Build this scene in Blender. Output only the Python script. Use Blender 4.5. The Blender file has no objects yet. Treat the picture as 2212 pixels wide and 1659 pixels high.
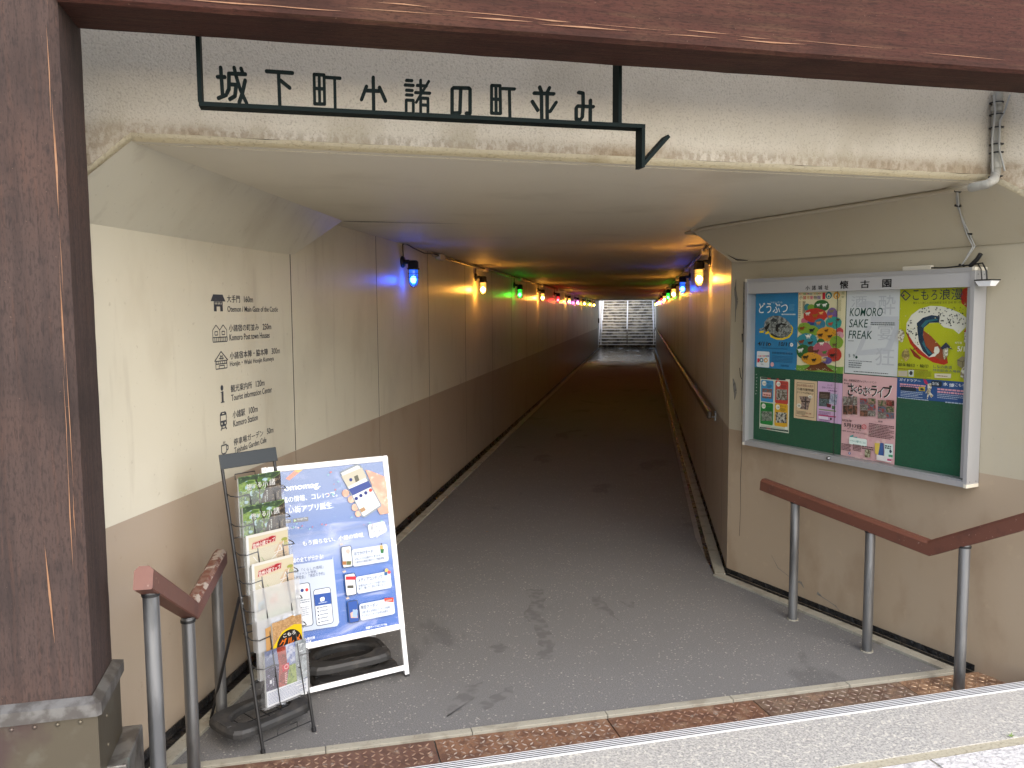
import bpy, math, random
import numpy as np
from mathutils import Matrix, Vector
random.seed(7)
C = bpy.context.scene
COL = C.collection
# ------------------------------------------------------------------ camera, sky, sun, exposure
FPX, PITCH, ROLL, YAW, EYE = 1792.4, 0.0862449, -0.0068020, -0.1460418, 1.9   # focal length in pixels of a 2212 px wide frame
CX, CY = 1106.0, 829.5
_f = np.array([math.sin(YAW)*math.cos(PITCH), math.cos(YAW)*math.cos(PITCH), -math.sin(PITCH)])
_r = np.array([math.cos(YAW), -math.sin(YAW), 0.0]); _u = np.cross(_r, _f)
_r, _u = math.cos(ROLL)*_r + math.sin(ROLL)*_u, -math.sin(ROLL)*_r + math.cos(ROLL)*_u
EYEP = np.array([0, 0, EYE])
cam = bpy.data.objects.new('camera', bpy.data.cameras.new('camera')); COL.objects.link(cam)
cam.data.lens = FPX/2212*36; cam.data.sensor_width = 36; cam.data.sensor_fit = 'HORIZONTAL'
cam.data.clip_start = 0.05; cam.data.clip_end = 2000
cam.matrix_world = Matrix(((_r[0], _u[0], -_f[0], 0), (_r[1], _u[1], -_f[1], 0), (_r[2], _u[2], -_f[2], EYE), (0, 0, 0, 1)))
C.camera = cam
W = bpy.data.worlds.new('World'); C.world = W; W.use_nodes = True
sky = W.node_tree.nodes.new('ShaderNodeTexSky'); sky.sky_type = 'NISHITA'; sky.sun_disc = False
SUN_EL, SUN_AZ = math.radians(38), math.radians(145)
sky.sun_elevation = SUN_EL; sky.sun_rotation = SUN_AZ; sky.dust_density = 2.5; sky.ozone_density = 1.0; sky.air_density = 1.0
bgn = W.node_tree.nodes['Background']; bgn.inputs[1].default_value = 0.15
W.node_tree.links.new(sky.outputs[0], bgn.inputs[0])
sun = bpy.data.objects.new('sun', bpy.data.lights.new('sun', 'SUN')); COL.objects.link(sun)
sun.data.energy = 1.5; sun.data.angle = math.radians(110); sun.data.color = (1, .985, .955)
_sd = Vector((math.sin(SUN_AZ)*math.cos(SUN_EL), math.cos(SUN_AZ)*math.cos(SUN_EL), math.sin(SUN_EL)))
sun.rotation_euler = _sd.to_track_quat('Z', 'Y').to_euler()
C.view_settings.view_transform = 'Standard'; C.view_settings.look = 'None'; C.view_settings.gamma = 1
C.view_settings.exposure = 1.3
C.cycles.use_denoising = True
C.cycles.max_bounces = 10; C.cycles.diffuse_bounces = 6; C.cycles.transparent_max_bounces = 24
C.cycles.caustics_reflective = False; C.cycles.caustics_refractive = False
C.cycles.sample_clamp_indirect = 4.0
# ------------------------------------------------------------------ measuring helpers (photo pixel -> point on a real plane)
def ray(x, y): return _r*(x-CX)/FPX - _u*(y-CY)/FPX + _f
def onz(x, y, z): d = ray(x, y); return EYEP + d*((z-EYE)/d[2])
def onpl(x, y, P, n): d = ray(x, y); return EYEP + d*(((np.array(P)-EYEP)@n)/(d@n))
def zm(x0, y0, s): return lambda u, v: ((x0+u/s)/1.8517, (y0+v/s)/1.8517)
# ------------------------------------------------------------------ materials
def lin(h):
    if not isinstance(h, str): return (*h, 1) if len(h) == 3 else h
    v = [int(h[i:i+2], 16)/255 for i in (0, 2, 4)]
    return tuple((c/12.92 if c <= .04045 else ((c+.055)/1.055)**2.4) for c in v) + (1,)
class N:
    def __init__(s, name):
        s.m = bpy.data.materials.new(name); s.m.use_nodes = True; s.t = s.m.node_tree; s.b = s.t.nodes['Principled BSDF']; s.o = s.t.nodes['Material Output']
        s.tc = s.t.nodes.new('ShaderNodeTexCoord')
    def n(s, k, **kw):
        a = s.t.nodes.new('ShaderNode'+k)
        for q, v in kw.items(): setattr(a, q, v)
        return a
    def l(s, a, b): s.t.links.new(a, b)
    def vec(s, v):
        mp = s.n('Mapping'); mp.inputs['Scale'].default_value = v; s.l(s.tc.outputs['Object'], mp.inputs[0]); return mp.outputs[0]
    def tex(s, kind, scale, v=(1, 1, 1), detail=5, dist=0, rough=.55):
        if kind == 'voronoi':
            a = s.n('TexVoronoi'); a.inputs['Scale'].default_value = scale; s.l(s.vec(v), a.inputs['Vector']); return a.outputs['Distance']
        a = s.n('TexNoise'); a.inputs['Scale'].default_value = scale; a.inputs['Detail'].default_value = detail
        a.inputs['Distortion'].default_value = dist; a.inputs['Roughness'].default_value = rough; s.l(s.vec(v), a.inputs['Vector']); return a.outputs[0]
    def rng(s, x, lo, hi, a=0, b=1):
        r = s.n('MapRange'); r.interpolation_type = 'SMOOTHSTEP'; s.l(x, r.inputs[0])
        for i, v in enumerate((lo, hi, a, b)): r.inputs[i+1].default_value = v
        return r.outputs[0]
    def mul(s, x, y):
        m = s.n('Math', operation='MULTIPLY'); s.l(x, m.inputs[0])
        if isinstance(y, (int, float)): m.inputs[1].default_value = y
        else: s.l(y, m.inputs[1])
        return m.outputs[0]
def mat(name, col, rough=.6, metal=0, spec=.5, layers=(), bump=None, rvar=None, coat=0):
    """layers: (kind, scale, vec, lo, hi, colour, strength[, zband]) laid one over another; bump: list of (kind, scale, vec, strength, distance)"""
    g = N(name); b = g.b
    b.inputs['Base Color'].default_value = lin(col); b.inputs['Roughness'].default_value = rough; b.inputs['Metallic'].default_value = metal
    b.inputs['Specular IOR Level'].default_value = spec; b.inputs['Coat Weight'].default_value = coat; b.inputs['Coat Roughness'].default_value = .15
    cur = None
    for L in layers:
        kind, sc, v, lo, hi, c, st = L[:7]
        x = g.mul(g.rng(g.tex(kind, sc, v), lo, hi), st)
        if len(L) > 7:
            ge = g.n('NewGeometry'); sp = g.n('SeparateXYZ'); g.l(ge.outputs['Position'], sp.inputs[0])
            x = g.mul(x, g.rng(sp.outputs[2], *L[7]))
        mx = g.n('Mix', data_type='RGBA'); g.l(x, mx.inputs[0])
        if cur is None: mx.inputs[6].default_value = lin(col)
        else: g.l(cur, mx.inputs[6])
        mx.inputs[7].default_value = lin(c); cur = mx.outputs[2]
    if cur is not None: g.l(cur, b.inputs['Base Color'])
    if rvar: g.l(g.rng(g.tex('noise', rvar[0], rvar[3] if len(rvar) > 3 else (1, 1, 1)), .35, .65, rvar[1], rvar[2]), b.inputs['Roughness'])
    nrm = None
    for kind, sc, v, st, di in (bump or ()):
        bp = g.n('Bump'); bp.inputs['Strength'].default_value = st; bp.inputs['Distance'].default_value = di
        g.l(g.tex(kind, sc, v, 6), bp.inputs['Height'])
        if nrm: g.l(nrm, bp.inputs['Normal'])
        nrm = bp.outputs[0]
    if nrm: g.l(nrm, b.inputs['Normal'])
    return g.m
_fl = {}
PK = 1.0                                                             # brightness factor on print colours, lowered where strong light would bleach them
def ink(h): v = lin(h); return (v[0]*PK, v[1]*PK, v[2]*PK, 1)
def F(h, rough=.6):
    if (h, rough, PK) not in _fl: _fl[h, rough, PK] = mat('print_'+h, ink(h), rough, spec=.2)
    return _fl[h, rough, PK]
def photo(name, c0, c1, c2, scale=30, v=(1, 1, 1)):
    c0, c1, c2 = ink(c0), ink(c1), ink(c2)
    return mat('photo_'+name, c0, .35, layers=[('noise', scale, v, .42, .58, c1, 1), ('noise', scale*2.3, v, .55, .68, c2, 1)])
def clear(name, tint=(1, 1, 1), gmax=.6, haze=0, hazecol=(.8, .82, .85)):
    g = N(name); g.t.nodes.remove(g.b)
    tr = g.n('BsdfTransparent'); tr.inputs[0].default_value = (*tint, 1)
    gl = g.n('BsdfGlossy'); gl.inputs['Roughness'].default_value = .08
    lw = g.n('LayerWeight'); lw.inputs[0].default_value = .5
    pw_ = g.n('Math', operation='POWER'); g.l(lw.outputs['Facing'], pw_.inputs[0]); pw_.inputs[1].default_value = 5
    fr = g.n('MapRange'); g.l(pw_.outputs[0], fr.inputs[0]); fr.inputs[3].default_value = .03; fr.inputs[4].default_value = gmax
    mx = g.n('MixShader'); g.l(fr.outputs[0], mx.inputs[0]); g.l(tr.outputs[0], mx.inputs[1]); g.l(gl.outputs[0], mx.inputs[2])
    out = mx.outputs[0]
    if haze:
        df = g.n('BsdfDiffuse'); df.inputs[0].default_value = (*hazecol, 1)
        m2 = g.n('MixShader'); m2.inputs[0].default_value = haze; g.l(out, m2.inputs[1]); g.l(df.outputs[0], m2.inputs[2]); out = m2.outputs[0]
    g.l(out, g.o.inputs[0]); return g.m
def glow(name, col, st):
    g = N(name); g.b.inputs['Base Color'].default_value = lin(col); g.b.inputs['Emission Color'].default_value = lin(col); g.b.inputs['Emission Strength'].default_value = st
    return g.m

CREAM, TAN = (.60, .565, .455), (.36, .292, .22)
WALLB = [('noise', 130, (1, 1, 1), .35, .0012), ('noise', 9, (1, 1, 1), .15, .004)]
DIRT = [('noise', .9, (1, 1, 1), .5, .7, (.46, .43, .35), .5), ('noise', 4, (2.5, 2.5, .35), .57, .7, (.42, .38, .3), .3), ('noise', 2.2, (1, 1, .5), .5, .75, (.38, .33, .24), .35), ('noise', 40, (1, 1, 1), .66, .72, (.33, .28, .2), .35)]
M = {}
M['cream'] = mat('cream_wall_paint', CREAM, .34, layers=DIRT, bump=WALLB, spec=.45)
M['tan'] = mat('tan_wall_paint', TAN, .36, layers=[('noise', 2.5, (1, 1, .6), .5, .72, (.28, .2, .135), .5), ('noise', 30, (1, 1, 1), .66, .74, (.26, .2, .14), .4)], bump=WALLB, spec=.4)
M['ceil'] = mat('ceiling_paint', (.60, .55, .44), .62, layers=[('noise', 1.6, (1, 1, 1), .5, .75, (.4, .35, .26), .4), ('noise', 60, (1, 1, 1), .68, .72, (.3, .26, .2), .3)], bump=[('noise', 90, (1, 1, 1), .2, .001), ('noise', 2.5, (1, 1, 1), .3, .01)], spec=.3)
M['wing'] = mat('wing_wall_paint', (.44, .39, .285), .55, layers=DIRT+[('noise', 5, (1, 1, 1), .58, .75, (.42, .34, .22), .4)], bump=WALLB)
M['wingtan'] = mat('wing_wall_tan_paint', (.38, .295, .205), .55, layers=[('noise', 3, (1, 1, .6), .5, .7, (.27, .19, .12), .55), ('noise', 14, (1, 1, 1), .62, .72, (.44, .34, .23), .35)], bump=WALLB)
M['stucco'] = mat('pitted_stucco', (.60, .55, .465), .85, spec=.2,
    layers=[('noise', 1.3, (1, 1, 1), .5, .7, (.42, .37, .29), .45),
            ('noise', 130, (1, 1, 1), .53, .64, (.34, .30, .24), .5),
            ('noise', .7, (1, 1, .2), .34, .62, (.20, .13, .055), .85, (2.625, 2.55, 0, 1)), ('noise', 45, (1, 1, .6), .40, .6, (.15, .095, .04), .4, (2.60, 2.555, 0, 1)), ('noise', 5, (1, 1, .3), .5, .68, (.34, .29, .2), .5, (2.70, 2.58, 0, 1)),
            ('noise', 2.0, (1, 1, .6), .5, .62, (.36, .30, .2), .3, (2.5, 2.3, 0, 1))],
    bump=[('noise', 120, (1, 1, 1), .9, .004)])
M['lip'] = mat('rough_lip_stucco', (.60, .54, .40), .85, layers=[('noise', 70, (1, 1, 1), .55, .68, (.4, .34, .24), .6), ('noise', 2, (1, 1, 1), .56, .7, (.3, .23, .13), .6)], bump=[('noise', 80, (1, 1, 1), .8, .006)])
M['dark'] = mat('dark_crack', (.03, .027, .022), .9)
M['scar'] = mat('bare_concrete_scar', (.2, .19, .17), .9, layers=[('noise', 40, (1, 1, 1), .5, .65, (.1, .095, .085), .8)])
M['gutter'] = mat('wet_black_gutter', (.012, .012, .012), .25, layers=[('noise', 12, (1, 1, 1), .55, .7, (.05, .04, .03), .7)], bump=[('noise', 30, (1, 1, 1), 1, .02)], rvar=(6, .05, .5))
M['kerb'] = mat('pale_kerb_concrete', (.30, .285, .23), .85, layers=[('noise', 8, (1, 1, 1), .5, .65, (.2, .18, .14), .7), ('noise', 90, (1, 1, 1), .6, .7, (.12, .11, .09), .6)], bump=[('noise', 70, (1, 1, 1), .5, .005)])
def asphalt():
    g = N('worn_asphalt'); b = g.b
    def mix(fac, a, c):
        mx = g.n('Mix', data_type='RGBA'); g.l(fac, mx.inputs[0])
        if isinstance(a, tuple): mx.inputs[6].default_value = lin(a)
        else: g.l(a, mx.inputs[6])
        mx.inputs[7].default_value = lin(c); return mx.outputs[2]
    c = mix(g.rng(g.tex('noise', 160, detail=3), .3, .7), (.112, .111, .111), (.188, .185, .182))
    c = mix(g.mul(g.rng(g.tex('noise', 1.4, detail=4), .42, .62), .45), c, (.14, .138, .135))
    sp = g.mul(g.rng(g.tex('voronoi', 42), .24, .15), g.rng(g.tex('noise', 9, detail=6), .36, .60))
    c = mix(g.mul(sp, .75), c, (.38, .365, .33))
    c = mix(g.mul(g.rng(g.tex('noise', 1.1, (1.3, .7, 1), 6, .4), .60, .66), .3), c, (.034, .033, .033))
    sy = g.n('SeparateXYZ'); g.l(g.tc.outputs['Object'], sy.inputs[0])
    wet = g.mul(g.rng(sy.outputs[1], 20, 38), g.rng(g.tex('noise', .8, (1.2, .5, 1), 6, .5), .30, .50, .55, 1))
    c = mix(g.mul(wet, .7), c, (.03, .03, .031))
    g.l(c, b.inputs['Base Color'])
    g.l(g.rng(wet, 0, 1, .88, .12), b.inputs['Roughness']); g.l(g.rng(wet, 0, 1, .25, .6), b.inputs['Specular IOR Level'])
    bp = g.n('Bump'); bp.inputs['Strength'].default_value = .5; bp.inputs['Distance'].default_value = .004; g.l(g.tex('noise', 170, detail=4), bp.inputs['Height']); g.l(bp.outputs[0], b.inputs['Normal'])
    return g.m
M['asphalt'] = asphalt()
M['pave'] = mat('pale_terrazzo_paving', (.38, .37, .345), .8, layers=[('noise', 110, (1, 1, 1), .45, .6, (.22, .215, .21), .9), ('noise', 60, (1, 1, 1), .54, .64, (.56, .535, .47), .8), ('noise', 2, (1, 1, 1), .5, .7, (.38, .36, .33), .4)], bump=[('noise', 180, (1, 1, 1), .5, .004)])
M['hewn'] = mat('hewn_grey_paver', (.52, .51, .51), .85, layers=[('noise', 45, (1, 1, 1), .5, .66, (.30, .295, .30), .8), ('noise', 10, (1, 1, 1), .5, .7, (.60, .59, .57), .5)], bump=[('noise', 40, (1, 1, 1), 1, .012)])
M['mortar'] = mat('sandy_mortar', (.36, .33, .25), .9, layers=[('noise', 60, (1, 1, 1), .5, .7, (.2, .18, .13), .7)], bump=[('noise', 80, (1, 1, 1), .6, .005)])
M['nosing'] = mat('brushed_aluminium', (.74, .75, .76), .4, .15, bump=[('noise', 200, (.05, 1, 1), .1, .001)])
M['groove'] = mat('dark_rubber_groove', (.035, .037, .04), .7)
def rust(i):
    a = [(.17, .085, .05), (.21, .11, .065), (.135, .07, .048), (.17, .12, .085), (.30, .18, .105)][i]
    return mat('rusty_checker_plate', a, .62, .15, layers=[('noise', 16, (1, 1, 1), .45, .6, (.09, .045, .032), .7), ('noise', 9+i, (1, 1, 1), .54, .66, (.26, .17, .11), .7), ('noise', 22, (1, 1, 1), .6, .68, (.32, .28, .24), .6), ('noise', 120, (1, 1, 1), .55, .7, (.06, .035, .025), .6)], bump=[('noise', 90, (1, 1, 1), .35, .002)])
def wood(name, base, hi, lo, v):
    return mat(name, base, .75, spec=.14, layers=[('noise', 3, v, .42, .68, lo, .5), ('noise', 7, v, .52, .7, hi, .4), ('noise', 1.6, (1, 1, 1), .45, .68, hi, .35), ('noise', 2.3, (1, 1, 1), .48, .66, lo, .6), ('noise', 30, tuple(c**.6 for c in v), .52, .66, lo, .6), ('noise', 70, tuple(c**.35 for c in v), .5, .64, lo, .55), ('noise', 110, (1, 1, 1), .66, .72, (.16, .10, .07), .5)],
               bump=[('noise', 14, v, .35, .004), ('noise', 60, v, .3, .0015)])
M['beamwood'] = wood('weathered_red_brown_beam', (.056, .021, .0155), (.092, .052, .030), (.023, .0105, .008), (.35, 9, 9))
M['postwood'] = wood('weathered_dark_post', (.060, .041, .036), (.086, .047, .035), (.027, .021, .020), (9, 9, .5))
M['splinter'] = mat('bare_splintered_wood', (.24, .125, .065), .7, layers=[('noise', 40, (1, 1, 1), .45, .6, (.22, .1, .045), .8)])
M['bronze'] = mat('patinated_copper_sheath', (.10, .085, .06), .4, .6, layers=[('noise', 3, (1, 1, 1), .45, .62, (.075, .048, .046), .85), ('noise', 9, (1, 1, 1), .55, .7, (.14, .13, .10), .6)], bump=[('noise', 20, (1, 1, 1), .15, .004)])
M['bronzelt'] = mat('pale_worn_copper_band', (.19, .185, .175), .38, .6, layers=[('noise', 14, (1, 1, 1), .42, .6, (.085, .075, .068), .8), ('noise', 9, (1, 1, 1), .6, .7, (.22, .36, .33), .4)], bump=[('noise', 30, (1, 1, 1), .2, .003)])
M['signblk'] = mat('satin_black_green_steel', (.006, .0105, .0105), .6, 0, .05)
M['black'] = mat('black_painted_steel', (.012, .012, .013), .42)
M['rubber'] = mat('dusty_black_rubber', (.022, .022, .022), .6, layers=[('noise', 12, (1, 1, 1), .5, .68, (.055, .05, .045), .7)], bump=[('noise', 60, (1, 1, 1), .2, .002)])
M['steel'] = mat('dull_steel_pipe', (.26, .265, .27), .38, .85, layers=[('noise', 6, (2, 2, .4), .45, .62, (.14, .145, .15), .8)], rvar=(8, .3, .5, (1, 1, .3)))
M['railred'] = mat('red_brown_rail_paint', (.118, .043, .027), .5, layers=[('noise', 12, (1, 1, 1), .5, .66, (.085, .032, .022), .7), ('noise', 60, (1, 1, 1), .66, .7, (.35, .25, .2), .6)], bump=[('noise', 60, (1, 1, 1), .15, .002)])
M['railworn'] = mat('worn_rail_paint', (.118, .043, .027), .55, layers=[('noise', 34, (1, 1, 1), .46, .54, (.34, .30, .26), .85), ('noise', 9, (1, 1, 1), .5, .56, (.118, .043, .027), .8)], bump=[('noise', 30, (1, 1, 1), .3, .002)])
M['alu'] = mat('anodised_aluminium', (.42, .425, .435), .42, .45)
M['alulight'] = mat('aluminium_face', (.42, .42, .42), .5, .1)
M['stairsteel'] = mat('bright_stair_steel', (.82, .82, .83), .35, .2)
M['white'] = mat('white_coated_metal', (.80, .81, .82), .35)
M['offwhite'] = mat('off_white_plastic', (.62, .58, .48), .45)
M['felt'] = mat('green_felt_board', (.008, .085, .040), .9, layers=[('noise', 120, (1, 1, 1), .4, .6, (.006, .06, .03), .6)])
M['ink'] = mat('blue_grey_wall_ink', (.042, .047, .06), .6, layers=[('noise', 90, (1, 1, 1), .6, .68, (.3, .27, .2), .3)])
M['glass'] = clear('sliding_glass', (.95, .97, .96))
M['pvc'] = clear('clear_pocket_film', (.97, .98, .98), haze=.10)
M['pvc2'] = clear('cloudy_pocket_film', (.93, .94, .95), haze=.34, hazecol=(.62, .63, .64))
M['cloth_pipe'] = mat('grey_conduit', (.34, .33, .29), .55, layers=[('noise', 20, (1, 1, 1), .5, .65, (.22, .21, .18), .6)])
M['painted_pipe'] = mat('painted_conduit', (.48, .43, .33), .5)
M['cable'] = mat('grey_cable', (.33, .33, .31), .5)
M['ply'] = mat('dull_brown_rail', (.055, .035, .022), .35)
M['stone'] = mat('stained_stair_stone', (.27, .24, .18), .8, layers=[('noise', 3, (1, 1, 2), .42, .56, (.05, .042, .032), .9), ('noise', 9, (3, 1, .5), .56, .64, (.44, .41, .33), .6)], bump=[('noise', 40, (1, 1, 1), .5, .006)])
M['stonelt'] = mat('pale_stair_nosing', (.84, .83, .80), .7)
M['concrete'] = mat('pale_retaining_concrete', (.80, .79, .77), .8, layers=[('noise', 3, (1, 1, .4), .5, .7, (.42, .41, .38), .6)])
M['earth'] = mat('embankment_earth', (.09, .10, .05), .95, layers=[('noise', 3, (1, 1, 1), .45, .65, (.12, .09, .06), .8)])
M['soil'] = mat('outdoor_ground_paving', (.30, .29, .27), .85, layers=[('noise', 6, (1, 1, 1), .45, .65, (.22, .21, .2), .7)])
# ------------------------------------------------------------------ mesh building
class MB:
    def __init__(s): s.v = []; s.f = []; s.mi = []; s.sm = []; s.ms = []; s.cm = 0; s.T = None; s.smooth = False; s.lay = 0.0
    def m(s, mt):
        if mt not in s.ms: s.ms.append(mt)
        s.cm = s.ms.index(mt); return s
    def add(s, vs, fs):
        o = len(s.v)
        for p in vs:
            p = Vector(tuple(float(c) for c in p))
            s.v.append(s.T @ p if s.T is not None else p)
        for f in fs: s.f.append([i+o for i in f]); s.mi.append(s.cm); s.sm.append(s.smooth)
        return s
    def quad(s, *p): return s.add(p, [list(range(len(p)))])
    def box(s, x0, x1, y0, y1, z0, z1):
        return s.hexa([(x0, y0, z0), (x1, y0, z0), (x1, y1, z0), (x0, y1, z0), (x0, y0, z1), (x1, y0, z1), (x1, y1, z1), (x0, y1, z1)])
    def hexa(s, p): return s.add(p, [(0, 3, 2, 1), (4, 5, 6, 7), (0, 1, 5, 4), (1, 2, 6, 5), (2, 3, 7, 6), (3, 0, 4, 7)])
    def prism(s, poly, z0, z1):
        n = len(poly); return s.add([(x, y, z0) for x, y in poly]+[(x, y, z1) for x, y in poly], [list(range(n))[::-1], list(range(n, 2*n))]+[(i, (i+1) % n, n+(i+1) % n, n+i) for i in range(n)])
    def bar(s, a, b, w, h, up=(0, 0, 1)):
        """rectangular bar from a to b: w sideways, h along up"""
        a, b, up = Vector(tuple(a)), Vector(tuple(b)), Vector(up); d = (b-a).normalized(); sd = d.cross(up).normalized()*w/2; uu = sd.cross(d).normalized()*h/2
        return s.hexa([a-sd-uu, a+sd-uu, b+sd-uu, b-sd-uu, a-sd+uu, a+sd+uu, b+sd+uu, b-sd+uu])
    def tube(s, path, r, n=10, cap=True):
        P = [Vector(tuple(float(c) for c in p)) for p in path]; vs = []; fs = []; sm = s.smooth; s.smooth = True
        ref = None
        for i, p in enumerate(P):
            d = (P[min(i+1, len(P)-1)]-P[max(i-1, 0)]).normalized()
            if ref is None: ref = d.cross(Vector((0, 0, 1)) if abs(d.z) < .9 else Vector((1, 0, 0))).normalized()
            ref = (ref-d*ref.dot(d)).normalized(); bb = d.cross(ref); rr = r[i] if isinstance(r, (list, tuple)) else r
            vs += [p+(ref*math.cos(2*math.pi*k/n)+bb*math.sin(2*math.pi*k/n))*rr for k in range(n)]
        for i in range(len(P)-1): fs += [(i*n+k, i*n+(k+1) % n, (i+1)*n+(k+1) % n, (i+1)*n+k) for k in range(n)]
        s.add(vs, fs); s.smooth = False
        if cap: s.add(vs[:n], [list(range(n))[::-1]]); s.add(vs[-n:], [list(range(n))])
        s.smooth = sm; return s
    def lathe(s, prof, n=16, c=(0, 0, 0)):
        vs = [(c[0]+r*math.cos(2*math.pi*k/n), c[1]+r*math.sin(2*math.pi*k/n), c[2]+z) for r, z in prof for k in range(n)]
        sm = s.smooth; s.smooth = True
        s.add(vs, [(i*n+k, i*n+(k+1) % n, (i+1)*n+(k+1) % n, (i+1)*n+k) for i in range(len(prof)-1) for k in range(n)]); s.smooth = sm; return s
    # ---- flat print layers in the local xy plane, each a hair above the one before
    def up(s): s.lay += .00012; return s.lay
    def poly(s, pts, mt): s.m(mt); z = s.up(); return s.add([(x, y, z) for x, y in pts], [list(range(len(pts)))])
    def rect(s, x0, y0, x1, y1, mt): return s.poly([(x0, y0), (x1, y0), (x1, y1), (x0, y1)], mt)
    def rrect(s, x0, y0, x1, y1, r, mt):
        p = []
        for cx, cy, a0 in ((x1-r, y1-r, 0), (x0+r, y1-r, 90), (x0+r, y0+r, 180), (x1-r, y0+r, 270)):
            p += [(cx+r*math.cos(math.radians(a0+t)), cy+r*math.sin(math.radians(a0+t))) for t in (0, 30, 60, 90)]
        return s.poly(p, mt)
    def ell(s, cx, cy, rx, ry, mt, n=22, rot=0, wob=0):
        c_, s_ = math.cos(rot), math.sin(rot); p = []
        for k in range(n):
            a = 2*math.pi*k/n; q = 1+wob*random.uniform(-1, 1); x, y = rx*q*math.cos(a), ry*q*math.sin(a); p.append((cx+x*c_-y*s_, cy+x*s_+y*c_))
        return s.poly(p, mt)
    def line(s, pts, w, mt):
        s.m(mt); z = s.up()
        for (x0, y0), (x1, y1) in zip(pts, pts[1:]):
            d = math.hypot(x1-x0, y1-y0) or 1; nx, ny = -(y1-y0)/d*w/2, (x1-x0)/d*w/2
            s.add([(x0-nx, y0-ny, z), (x1-nx, y1-ny, z), (x1+nx, y1+ny, z), (x0+nx, y0+ny, z)], [(0, 1, 2, 3)])
        return s
    def greek(s, x0, y0, x1, y1, rows, mt, fill=.55):
        s.m(mt); z = s.up(); h = (y1-y0)/rows
        for r in range(rows):
            x = x0; y = y1-h*(r+1)+h*(1-fill)/2; end = x1-(random.random()*.3*(x1-x0) if r % 3 == 2 else 0)
            while x < end:
                w = min(end-x, h*random.uniform(.5, 1.6)); s.add([(x, y, z), (x+w, y, z), (x+w, y+h*fill, z), (x, y+h*fill, z)], [(0, 1, 2, 3)]); x += w+h*.22
        return s
    def text(s, st, x0, y0, x1, y1, mt, bold=0, shear=0, slope=0):
        """text fitted into the box; slope: rise of the baseline per unit of width"""
        s.m(mt); z = s.up(); vs, fs = glyphs(st, bold)
        if not vs: return s
        ax, bx = min(p[0] for p in vs), max(p[0] for p in vs); ay, by = min(p[1] for p in vs), max(p[1] for p in vs)
        sx, sy = (x1-x0)/(bx-ax), (y1-y0)/(by-ay)
        e = max(0, bold-.004)
        for k, (ox, oy) in enumerate(((-e, -e*.5), (e, e*.5), (0, 0)) if e else ((0, 0),)):
            s.add([(x0+(p[0]-ax+ox)*sx+(p[1]-ay)*sy*shear, y0+(p[1]-ay+oy)*sy+(p[0]-ax)*sx*slope, z+k*.00004) for p in vs], fs)
        return s
    def build(s, name, parent=None, frame=None, bevel=0):
        """one mesh object; vertices are given in world space (parent: its Empty) or in FRAME's space"""
        me = bpy.data.meshes.new(name); vs = s.v
        if frame is None and parent is not None: inv = MW[parent.name].inverted(); vs = [inv @ p for p in vs]
        me.from_pydata([tuple(p) for p in vs], [], s.f)
        for mt in s.ms: me.materials.append(mt)
        me.polygons.foreach_set('material_index', s.mi); me.polygons.foreach_set('use_smooth', s.sm); me.update()
        o = bpy.data.objects.new(name, me); COL.objects.link(o)
        if parent is not None: o.parent = parent; MW[o.name] = MW[parent.name].copy()
        else:
            MW[o.name] = Matrix.Identity(4)
            if frame is not None: o.matrix_world = frame; MW[o.name] = frame
        if bevel:
            bv = o.modifiers.new('bevel', 'BEVEL'); bv.width = bevel; bv.segments = 2; bv.limit_method = 'ANGLE'
        return o
MW = {}
_gl = {}
def glyphs(st, bold=0):
    bold = min(bold, .004); k = (st, bold)
    if k not in _gl:
        cu = bpy.data.curves.new('lettering', 'FONT'); cu.body = st; cu.offset = bold; cu.resolution_u = 3; cu.fill_mode = 'FRONT'
        o = bpy.data.objects.new('lettering', cu); COL.objects.link(o); dg = bpy.context.evaluated_depsgraph_get()
        me = bpy.data.meshes.new_from_object(o.evaluated_get(dg))
        _gl[k] = ([tuple(p.co) for p in me.vertices], [list(p.vertices) for p in me.polygons])
        bpy.data.objects.remove(o); bpy.data.curves.remove(cu); bpy.data.meshes.remove(me)
    return _gl[k]
def tag(o, label, cat, group=None, kind=None):
    if label: o['label'] = label
    if cat: o['category'] = cat
    if group: o['group'] = group
    if kind: o['kind'] = kind
    return o
def thing(name, label, cat, loc=(0, 0, 0), rz=0, group=None, mw=None):
    o = bpy.data.objects.new(name, None); COL.objects.link(o); o.empty_display_size = .1
    w = mw if mw is not None else Matrix.Translation(Vector(tuple(float(c) for c in loc))) @ Matrix.Rotation(rz, 4, 'Z')
    o.matrix_world = w; MW[o.name] = w.copy(); return tag(o, label, cat, group)
def frame(o, u, v, n):
    return Matrix(((u[0], v[0], n[0], o[0]), (u[1], v[1], n[1], o[1]), (u[2], v[2], n[2], o[2]), (0, 0, 0, 1)))
def copy_tree(o, parent=None):
    c = o.copy(); COL.objects.link(c); c.parent = parent
    for ch in list(o.children): copy_tree(ch, c)
    return c
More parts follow.
